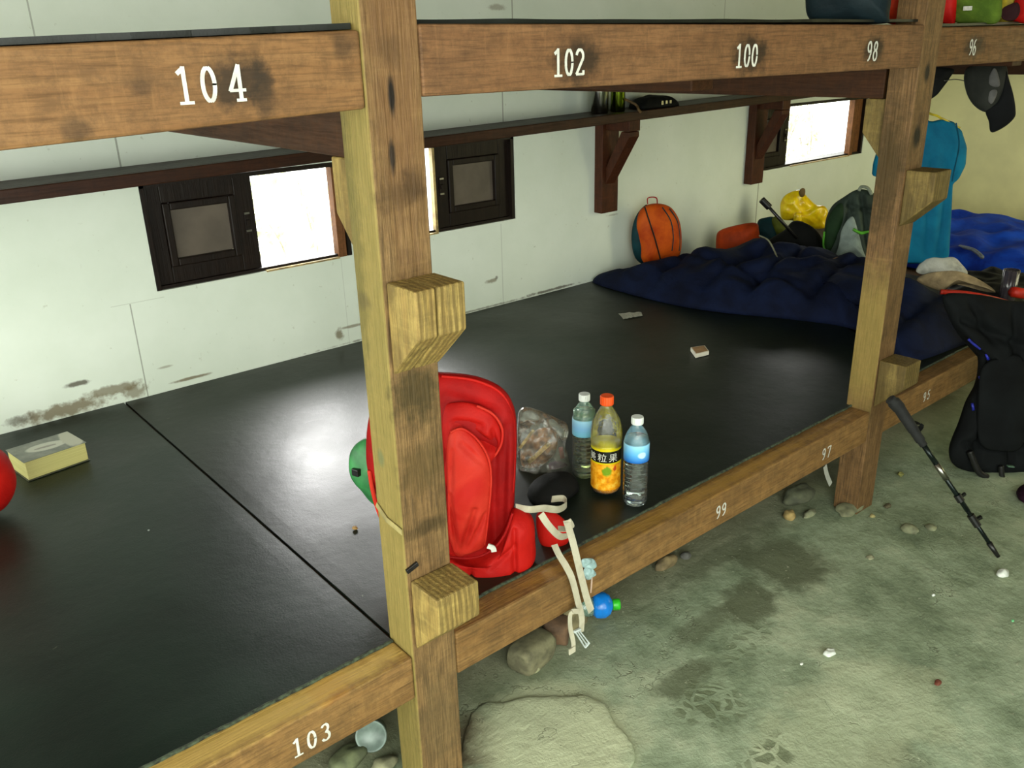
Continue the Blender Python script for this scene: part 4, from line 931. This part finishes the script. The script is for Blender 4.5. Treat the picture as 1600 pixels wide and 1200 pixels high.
# cap
CP0 = Vector((2.98, .36, 1.26)); CN = (CAM-CP0); CN.z = 0; CN.normalize()
CP = empty('baseball_cap', (2.98, .38, 1.13)); tag(CP, 'black baseball cap with grey patches hanging under the beam numbered 96', 'cap')
def C__(L, off=0): return pxs(L, CP0+CN*off, CN)
b = NB(); puff(b, C__([(1506, 120), (1514, 104), (1545, 98), (1570, 100), (1575, 118), (1572, 140), (1562, 160), (1548, 174), (1535, 174), (1520, 163), (1510, 145)]), CN, .05, .05, wr=.003); link('crown', b, cloth('charcoal_cotton', (62, 64, 58), .8), CP, smooth=True)
b = NB(); puff(b, C__([(1540, 172), (1556, 160), (1566, 135), (1572, 110), (1577, 125), (1584, 150), (1587, 172), (1585, 184), (1570, 198), (1549, 207), (1545, 190)], .015), CN, .014, .008, wr=.002); link('brim', b, cloth('black_cotton', (20, 22, 24), .8), CP, smooth=True)
b = NB(); puff(b, C__([(1546, 118), (1554, 106), (1560, 118), (1562, 134), (1552, 136), (1544, 132)], .045), CN, .008, .008); puff(b, C__([(1544, 142), (1550, 138), (1558, 142), (1556, 152), (1550, 162), (1544, 158)], .042), CN, .008, .008); link('grey_patch', b, cloth('grey_mesh', (130, 128, 126), .8), CP, smooth=True)['label'] = 'grey side patches'

# pale clothes with a red-trimmed jacket edge
CL0 = Vector((3.05, .36, .5)); CLN = Vector((-.72, -.45, .5)).normalized()
def K_(L, off=0): return pxs(L, CL0+CLN*off, CLN)
b = NB(); puff(b, K_([(1432, 425), (1440, 408), (1452, 402), (1470, 403), (1490, 402), (1502, 412), (1512, 428), (1490, 436), (1460, 432)]), CLN, .03, .03, wr=.010, ws=18, fold=.003); tag(link('folded_shirt', b, cloth('white_cotton', (250, 250, 236), .85, ns=14), smooth=True), 'rumpled white shirt at the foot of the turquoise T-shirt', 'shirt')
b = NB(); puff(b, K_([(1432, 438), (1446, 428), (1470, 424), (1496, 424), (1520, 432), (1545, 446), (1556, 457), (1535, 450), (1512, 442), (1490, 444), (1472, 454), (1455, 450)], .03), CLN, .025, .03, wr=.008, ws=18, fold=.004); tag(link('towel', b, cloth('tan_towel', (246, 216, 166), .9, ns=16), smooth=True), 'tan towel draped over the black jacket in front of the white shirt', 'towel')
m_trim = plain('red_trim', (214, 40, 16), .5, .1, 20, .05)
b = NB(); tube(b, [at(1470, 456, 'y', .22), at(1505, 458, 'y', .16), at(1545, 465, 'y', .09), at(1578, 474, 'y', .05)], .010, 8)
tag(link('red_strap', b, m_trim, smooth=True), 'thin red strap along the front edge of the black jacket below the tan towel', 'strap')
b = NB(); tube(b, [at(1582, 456, 'y', .1), at(1620, 462, 'y', .05)], .022, 8); tag(link('red_strap', b, m_trim, smooth=True), 'broad red strap right of the ribbed tumbler at the frame edge', 'strap')
b = NB(); tube(b, [at(1500, 385, 'z', .49), at(1520, 390, 'z', .50), at(1535, 402, 'z', .49)], .010, 6); tag(link('strap', b, plain('grey_tape', (120, 130, 140), .7), smooth=True), 'pale grey strap lying across the bright blue sleeping bag', 'strap')
# ribbed tumbler
q = at(1572, 470, 'y', .13)
TB = empty('tumbler', (q.x, .13, LT+.09)); tag(TB, 'dark ribbed clear tumbler standing on the black jacket at the right edge', 'cup')
b = NB(); r = .030; hh = .14
lathe(b, [(r*.85, 0), (r, .004), (r*1.03, hh), (r*.97, hh), (r*.9, .01)], (q.x, .13, q.z-.005), 48, lambda a, z: .05*math.cos(2*PI*a*12)); link('cup_wall', b, plain('smoky_plastic', (70, 64, 70), .12, .1, 30, .05), TB, smooth=True)

# ---------------------------------------------------------------- black backpack leaning on the bed at the right
KP0 = Vector((2.42, -.12, .1)); KN = Vector((-.62, -.76, .18)).normalized()
KP = empty('backpack', (2.5, -.1, 0)); tag(KP, 'tall black hiking backpack leaning against the bed edge at the right of the frame', 'backpack')
def B__(L, off=0): return pxs(L, KP0+KN*off, KN)
m_blkpk = cloth('black_pack_fabric', (20, 24, 25), .85, c2=(10, 12, 13), ns=8)
b = NB(); puff(b, B__([(1474, 462), (1500, 458), (1540, 462), (1580, 470), (1650, 480), (1690, 560), (1690, 680), (1650, 735), (1600, 742), (1560, 744), (1520, 738), (1492, 728), (1484, 706), (1498, 668), (1510, 632), (1526, 600), (1531, 560), (1518, 535), (1496, 515), (1482, 490)]), KN, .05, .07, wr=.016, ws=9, n=170, rings=30, fold=.006, pw=3.2, cre=[(B__([a])[0], B__([c_])[0], .03, .014) for a, c_ in (((1500, 500), (1590, 540)), ((1540, 560), (1520, 720)), ((1580, 480), (1575, 720)), ((1500, 690), (1590, 700)), ((1510, 470), (1545, 530)))]); link('pack_body', b, m_blkpk, KP, smooth=True)
b = NB(); puff(b, B__([(1535, 575), (1560, 560), (1600, 565), (1600, 690), (1560, 705), (1530, 690), (1528, 620)], .045), KN, .02, .02, wr=.006); link('front_pocket', b, m_blkpk, KP, smooth=True)
b = NB(); tube(b, B__([(1515, 705), (1522, 722), (1530, 738), (1542, 746)], .045), .012, 8); tube(b, B__([(1564, 728), (1566, 745), (1572, 760), (1578, 768)], .045), .010, 8); link('hanging_strap', b, m_black, KP, smooth=True)
m_bb = plain('cobalt_blue_trim', (30, 40, 170), .5)
for L_, r_ in (([(1513, 530), (1522, 538), (1532, 545)], .005), ([(1541, 553), (1544, 562)], .005), ([(1531, 588), (1536, 600)], .006), ([(1519, 630), (1521, 641)], .005)):
    b = NB(); tube(b, B__(L_, .034), r_, 6); link('blue_trim', b, m_bb, KP, smooth=True)['label'] = 'cobalt blue trim'
b = NB(); bar(b, B__([(1574, 728)], .055)[0], B__([(1584, 729)], .055)[0], .012, .004); link('small_badge', b, plain('grey_badge', (90, 120, 100), .4), KP)
b = NB(); puff(b, [at(*q, 'z', .002) for q in ((1588, 768), (1600, 760), (1620, 765), (1615, 790), (1594, 782))], (0, 0, 1), .03, 0, wr=.004); tag(link('purple_pouch', b, cloth('dark_purple', (60, 24, 50), .8), smooth=True), 'dark purple pouch on the floor at the right edge', 'pouch')

# trekking pole leaning on the lower beam
tipP = at(1560, 870, 'z', .006); topP = at(1398, 628, 'y', -.10)
PL = empty('trekking_pole', tuple(tipP)); tag(PL, 'black trekking pole leaning from the floor to the lower beam numbered 95', 'trekking pole')
def pp(t): return tipP.lerp(topP, t)
b = NB(); tube(b, [pp(.03), pp(.30)], .0065, 12, False); tube(b, [pp(.30), pp(.60)], .0078, 12, False); tube(b, [pp(.6), pp(.72)], .0085, 12, False); link('shaft', b, plain('dark_green_black_metal', (30, 40, 38), .25, .1, 30, .05, metal=.6), PL, smooth=True)
b = NB(); tube(b, [pp(-.0), pp(.09)], [.006, .011, .011, .009], 12, False); link('rubber_tip', b, m_black, PL, smooth=True)
b = NB(); tube(b, [pp(.50), pp(.60)], .0092, 12, False); link('shaft_decal', b, m_steel, PL, smooth=True)['label'] = 'silver printed section'
b = NB(); tube(b, [pp(.20), pp(.27)], .0115, 12, False); cq = pp(.235); bar(b, cq, cq+Vector((.02, -.012, .01)), .008, .01); link('flick_lock', b, m_black, PL)
b = NB(); tube(b, [pp(.36), pp(.40)], .0115, 12, False); cq = pp(.38); bar(b, cq, cq+Vector((.02, -.008, .012)), .006, .01); link('flick_lock', b, m_black, PL)
b = NB(); tube(b, [pp(.72), pp(.80), pp(.90), pp(.97), pp(1.0)+Vector((-.012, .01, .01))], [.012, .015, .017, .018, .02, .016], 12); link('grip', b, plain('black_foam_grip', (22, 24, 23), .8, .2, 60, .4), PL, smooth=True)
b = NB(); s0 = pp(.98); ribbon(b, [s0, s0+Vector((.03, -.01, -.05)), pp(.84)+Vector((.035, -.012, 0)), pp(.8)], .016, .002, (.3, 1, .2)); link('wrist_strap', b, m_blackcl, PL)

# ---------------------------------------------------------------- floor litter
def rock(name, px, sx, sy, sz, c, label, cat='stone', rot=0, seed=1, group=None, facet=.35, boxy=False):
    q = at(*px, 'z', sz*.3); b = NB(); bmesh.ops.create_icosphere(b, subdivisions=3, radius=1)
    for v in b.verts:
        n_ = noise.noise(v.co*1.3+Vector((seed*2.3, seed, 0)))*facet+noise.noise(v.co*4+Vector((seed, 0, 0)))*.06
        if boxy: v.co = Vector([math.copysign(abs(k)**.55, k) for k in v.co])*.82
        v.co = v.co*(1+n_); v.co = Vector((v.co.x*sx, v.co.y*sy, v.co.z*sz))
    bmesh.ops.rotate(b, verts=b.verts, cent=(0, 0, 0), matrix=Matrix.Rotation(rot, 3, 'Z')); bmesh.ops.translate(b, verts=b.verts, vec=(q.x, q.y, sz*.55-.004))
    o = link(name, b, plain('stone_'+str(seed), c, .85, .15, 25, .5), smooth=True); tag(o, label, cat, group); return o
b = NB(); L_ = [at(*q_, 'z', .0) for q_ in ((738, 1112), (800, 1094), (905, 1086), (935, 1094), (962, 1128), (985, 1160), (990, 1200), (985, 1290), (880, 1330), (700, 1320), (715, 1210))]
puff(b, L_, (0, 0, 1), .006, .012, n=220, rings=40, pw=26, wr=.004, ws=8)
for v in b.verts: v.co += Vector((noise.noise(v.co*22), noise.noise(v.co*22+Vector((5, 5, 5))), 0))*.012
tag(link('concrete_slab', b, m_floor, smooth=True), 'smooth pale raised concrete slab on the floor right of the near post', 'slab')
rock('foundation_stone', (832, 1020), .085, .055, .05, (132, 128, 96), 'largest squarish stone under the lower beam left of the cream straps', rot=.2, seed=2, boxy=True, facet=.15)
rock('foundation_stone', (870, 985), .05, .045, .045, (110, 84, 60), 'brownish stone wedged between the squarish stone and the cream straps', rot=.6, seed=3, boxy=True, facet=.2)
rock('foundation_stone', (893, 968), .06, .03, .04, (140, 130, 92), 'pale stone under the beam right behind the cream straps', rot=.1, seed=4)
rock('pebble', (836, 1044), .014, .012, .01, (160, 160, 120), 'small pale pebble at the foot of the squarish stone', seed=5)
rock('pebble', (1234, 805), .022, .02, .018, (170, 146, 90), 'tan pebble on the floor below number 97', seed=6)
rock('foundation_stone', (1250, 775), .07, .04, .03, (100, 104, 80), 'grey-green stone under the lower beam below number 97', seed=7)
rock('foundation_stone', (1328, 795), .06, .035, .022, (136, 138, 104), 'flat pale stone against the foot of the far post', seed=8)
rock('pebble', (1265, 802), .035, .014, .012, (140, 144, 112), 'flat slim stone between the tan pebble and the far post', seed=9)
rock('pebble', (1421, 827), .022, .028, .016, (146, 150, 116), 'flat oval stone right of the far post, nearer the post', seed=10, facet=.15)
rock('pebble', (1455, 824), .018, .018, .010, (142, 146, 112), 'flat round stone right of the far post, farther from it', seed=11, facet=.15)
rock('pebble', (1387, 790), .016, .01, .008, (90, 84, 60), 'small dark stone chip beside the foot of the far post', seed=12)
rock('pebble', (1363, 806), .010, .008, .008, (176, 164, 108), 'yellowish pebble touching the foot of the far post', seed=13)
rock('foundation_stone', (1040, 880), .045, .02, .022, (140, 122, 84), 'brown stone half under the beam left of number 99', seed=14)
rock('pebble', (1072, 868), .018, .014, .012, (96, 96, 90), 'dark grey pebble under the beam left of number 99', seed=15)
rock('pebble', (545, 1185), .05, .03, .02, (112, 120, 84), 'green-grey rubble beside the cup lid under number 103', seed=16)
rock('pebble', (600, 1195), .03, .02, .016, (150, 150, 116), 'pale rubble piece at the bottom edge beside the near post', seed=17)
rock('pebble', (1407, 740), .012, .01, .008, (150, 150, 80), 'yellowish chip on the floor behind the trekking pole', seed=18)
rock('pebble', (780, 1150), .012, .010, .006, (150, 150, 120), 'tiny pale chip on the smooth slab beside the near post', seed=19)
rock('pebble', (1360, 870), .012, .010, .006, (160, 160, 128), 'tiny pale chip below the two flat stones', seed=20)
# white tissue and paper bits
def scrap(px, r, label, m=m_paper, seed=1, name='paper_scrap', cat='paper'):
    q = at(*px, 'z', .01); b = NB()
    puff(b, [(q.x+math.cos(a)*r*(1+.4*noise.noise(Vector((math.cos(a)*2, math.sin(a)*2, seed)))), q.y+math.sin(a)*r*.6*(1+.4*noise.noise(Vector((math.cos(a)*2, seed, math.sin(a))))), .004) for a in [i*PI/5 for i in range(10)]], (0, 0, 1), r*.5, 0.003, wr=r*.3, ws=60, seed=seed, n=40, rings=5)
    tag(link(name, b, m, smooth=True), label, cat)
m_tis = plain('white_tissue', (226, 232, 222), .8, .05, 60, .3)
scrap((1567, 893), .026, 'crumpled white tissue on the floor by the tip of the trekking pole', m_tis, 2, 'tissue', 'tissue')
scrap((1297, 1017), .020, 'white paper scrap on the open floor beside a crack', m_tis, 3)
scrap((1459, 927), .007, 'tiny white speck of paper in the middle of the open floor', m_tis, 4)
scrap((1253, 1034), .006, 'tiny white speck left of the larger paper scrap', m_tis, 5)
scrap((1583, 967), .006, 'tiny green plastic speck near the right edge of the floor', plain('mint_plastic', (110, 190, 130), .5), 6, 'plastic_scrap', 'scrap')
scrap((1466, 1064), .012, 'small red-brown scrap on the open floor', plain('red_brown_scrap', (120, 60, 40), .7), 7, 'leaf_scrap', 'scrap')
# torn paper hanging under number 97
b = NB(); ribbon(b, [at(1289, 728, 'y', -.004), at(1292, 742, 'y', -.006), at(1298, 757, 'y', -.012)], .018, .0015, (1, 0, .1)); tag(link('torn_tape', b, clear('torn_clear_tape', (.9, .9, .85), .45, (.7, .7, .62), .2, .4)), 'torn translucent tape hanging under number 97', 'tape')
# cup under the bed
q = at(582, 1155, 'z', .02)
CU = empty('plastic_cup', (q.x, q.y, 0)); tag(CU, 'grey-blue round plastic cup lying under the beam numbered 103', 'cup')
b = NB(); d_ = Vector((-.55, -.75, .45)).normalized(); c = Vector((q.x, q.y, .036))
prof = [(.026, -.03), (.031, -.027), (.034, .0), (.036, .012), (.036, .018), (.032, .018), (.030, .013), (.004, .012)]
b2 = NB(); lathe(b2, [(r_, z_) for r_, z_ in prof], (0, 0, 0), 32); rotm = d_.to_track_quat('Z', 'Y').to_matrix(); bmesh.ops.rotate(b2, verts=b2.verts, cent=(0, 0, 0), matrix=rotm); bmesh.ops.translate(b2, verts=b2.verts, vec=c)
link('cup_body', b2, plain('grey_blue_plastic', (128, 146, 136), .35, .1, 30, .1), CU, smooth=True)
# small blue bottle with green cap
q = at(938, 946, 'z', .035)
BB = empty('small_bottle', (q.x, q.y, 0)); tag(BB, 'small bright blue bottle with green cap below the beam behind the cream straps', 'bottle')
ax = (R2*.93+U2*.12); ax.z = 0; ax.normalize(); rm = ax.to_track_quat('Z', 'Y').to_matrix(); c = Vector((q.x, q.y, .036))
def lay(prof, m, nm, seg=32):
    b = NB(); lathe(b, prof, (0, 0, 0), seg); bmesh.ops.rotate(b, verts=b.verts, cent=(0, 0, 0), matrix=rm); bmesh.ops.translate(b, verts=b.verts, vec=c); return link(nm, b, m, BB, smooth=True)
lay([(.026, -.022), (.035, -.014), (.037, .0), (.036, .012), (.028, .026), (.014, .033), (.012, .036)], plain('bright_blue_plastic', (24, 130, 226), .2, .06, 30, .03), 'blue_body')
lay([(.015, .034), (.016, .036), (.016, .054), (.013, .056)], plain('bright_green_cap', (50, 190, 40), .35), 'cap')['label'] = 'green cap'
lay([(.022, -.085), (.030, -.08), (.031, -.03), (.027, -.021)], clear('green_tinted_pet', (.6, .85, .7), .25, (.5, .75, .6), .1, .4), 'clear_end')['label'] = 'clear greenish end'

# ---------------------------------------------------------------- things on the upper tier
ZU = 1.5495
def upbag(name, px0, px1, y, h, m, label, cat, dy=.1, top=None, wr=.01, parent=None):
    a = at(px0, 38, 'y', y).x; c_ = at(px1, 38, 'y', y).x; w_ = c_-a
    b = NB(); fp = [(a, y-dy*.7, ZU), (a+w_*.15, y-dy, ZU), (c_-w_*.15, y-dy, ZU), (c_, y-dy*.7, ZU), (c_, y+dy*.7, ZU), (c_-w_*.15, y+dy, ZU), (a+w_*.15, y+dy, ZU), (a, y+dy*.7, ZU)]
    puff(b, [Vector(p)+Vector((0, 0, h*.35)) for p in fp], (0, 0, 1), h*.65, h*.35, wr=wr, ws=12, n=90, pw=4)
    for v in b.verts: v.co.z = max(v.co.z, ZU+.0005)
    o = link(name, b, m, parent, smooth=True)
    if label: tag(o, label, cat)
    return o
m_deepred = m_red3
sack('duffel_bag', [(1258, -10), (1262, 26), (1285, 36), (1380, 37), (1390, 20), (1395, -60), (1370, -110), (1280, -110), (1256, -60)], (1.48, .16, 1.6), cloth('dark_teal_black', (26, 44, 50), .6), 'large dark teal bag on the upper tier above number 98', 'bag', .06)
sack('red_bag', [(1388, -40), (1380, 15), (1384, 35), (1425, 36), (1432, -30), (1410, -70)], (1.86, .24, 1.6), cloth('bright_orange_red', (255, 70, 30), .6), 'red bag on the upper tier between the dark teal bag and the far post', 'bag', .04)
sack('red_bag', [(1462, -40), (1466, 30), (1476, 37), (1492, 37), (1498, -30), (1480, -60)], (2.14, .18, 1.6), m_red, 'dark red bag on the upper tier just right of the far post', 'bag', .03)
OG = (2.18, .12, 1.6)
o_ = sack('olive_bag', [(1492, -60), (1488, 15), (1492, 35), (1525, 37), (1558, 36), (1566, 10), (1560, -60), (1525, -90)], OG, cloth('olive_fleece', (112, 140, 44), .9, c2=(76, 104, 30), ns=14), 'moss green fleece bag on the upper tier above number 96', 'bag', .045, .014)
b = NB(); n_ = (CAM-Vector(OG)); n_.z = 0; n_.normalize(); q_ = on(1512, 13, Vector(OG)+n_*.052, n_); sd_ = Vector((-n_.y, n_.x, 0)); bar(b, q_-sd_*.012, q_+sd_*.012, .003, .012); link('sewn_badge', b, m_paper, o_)['label'] = 'small pale sewn badge'
sack('yellow_bag', [(1562, -30), (1556, 12), (1560, 35), (1590, 35), (1598, -20), (1580, -40)], (2.42, .2, 1.6), plain('dull_yellow_cloth', (200, 176, 30), .7, .25, 25, .3), 'yellow patterned bag at the right end of the upper tier', 'bag', .03, .012)
sack('red_bag', [(1588, -5), (1582, 18), (1584, 34), (1640, 36), (1645, 0), (1610, -15)], (2.42, .12, 1.6), m_red, 'bright red bag at the right edge of the upper tier', 'bag', .035)
sack('small_pouch', [(1566, 14), (1575, 8), (1590, 4), (1594, 18), (1586, 31), (1570, 32), (1564, 24)], (2.36, .07, 1.56), cloth('dark_maroon', (60, 26, 30), .8), 'dark maroon pouch in front of the yellow bag on the upper tier', 'pouch', .012, .006)
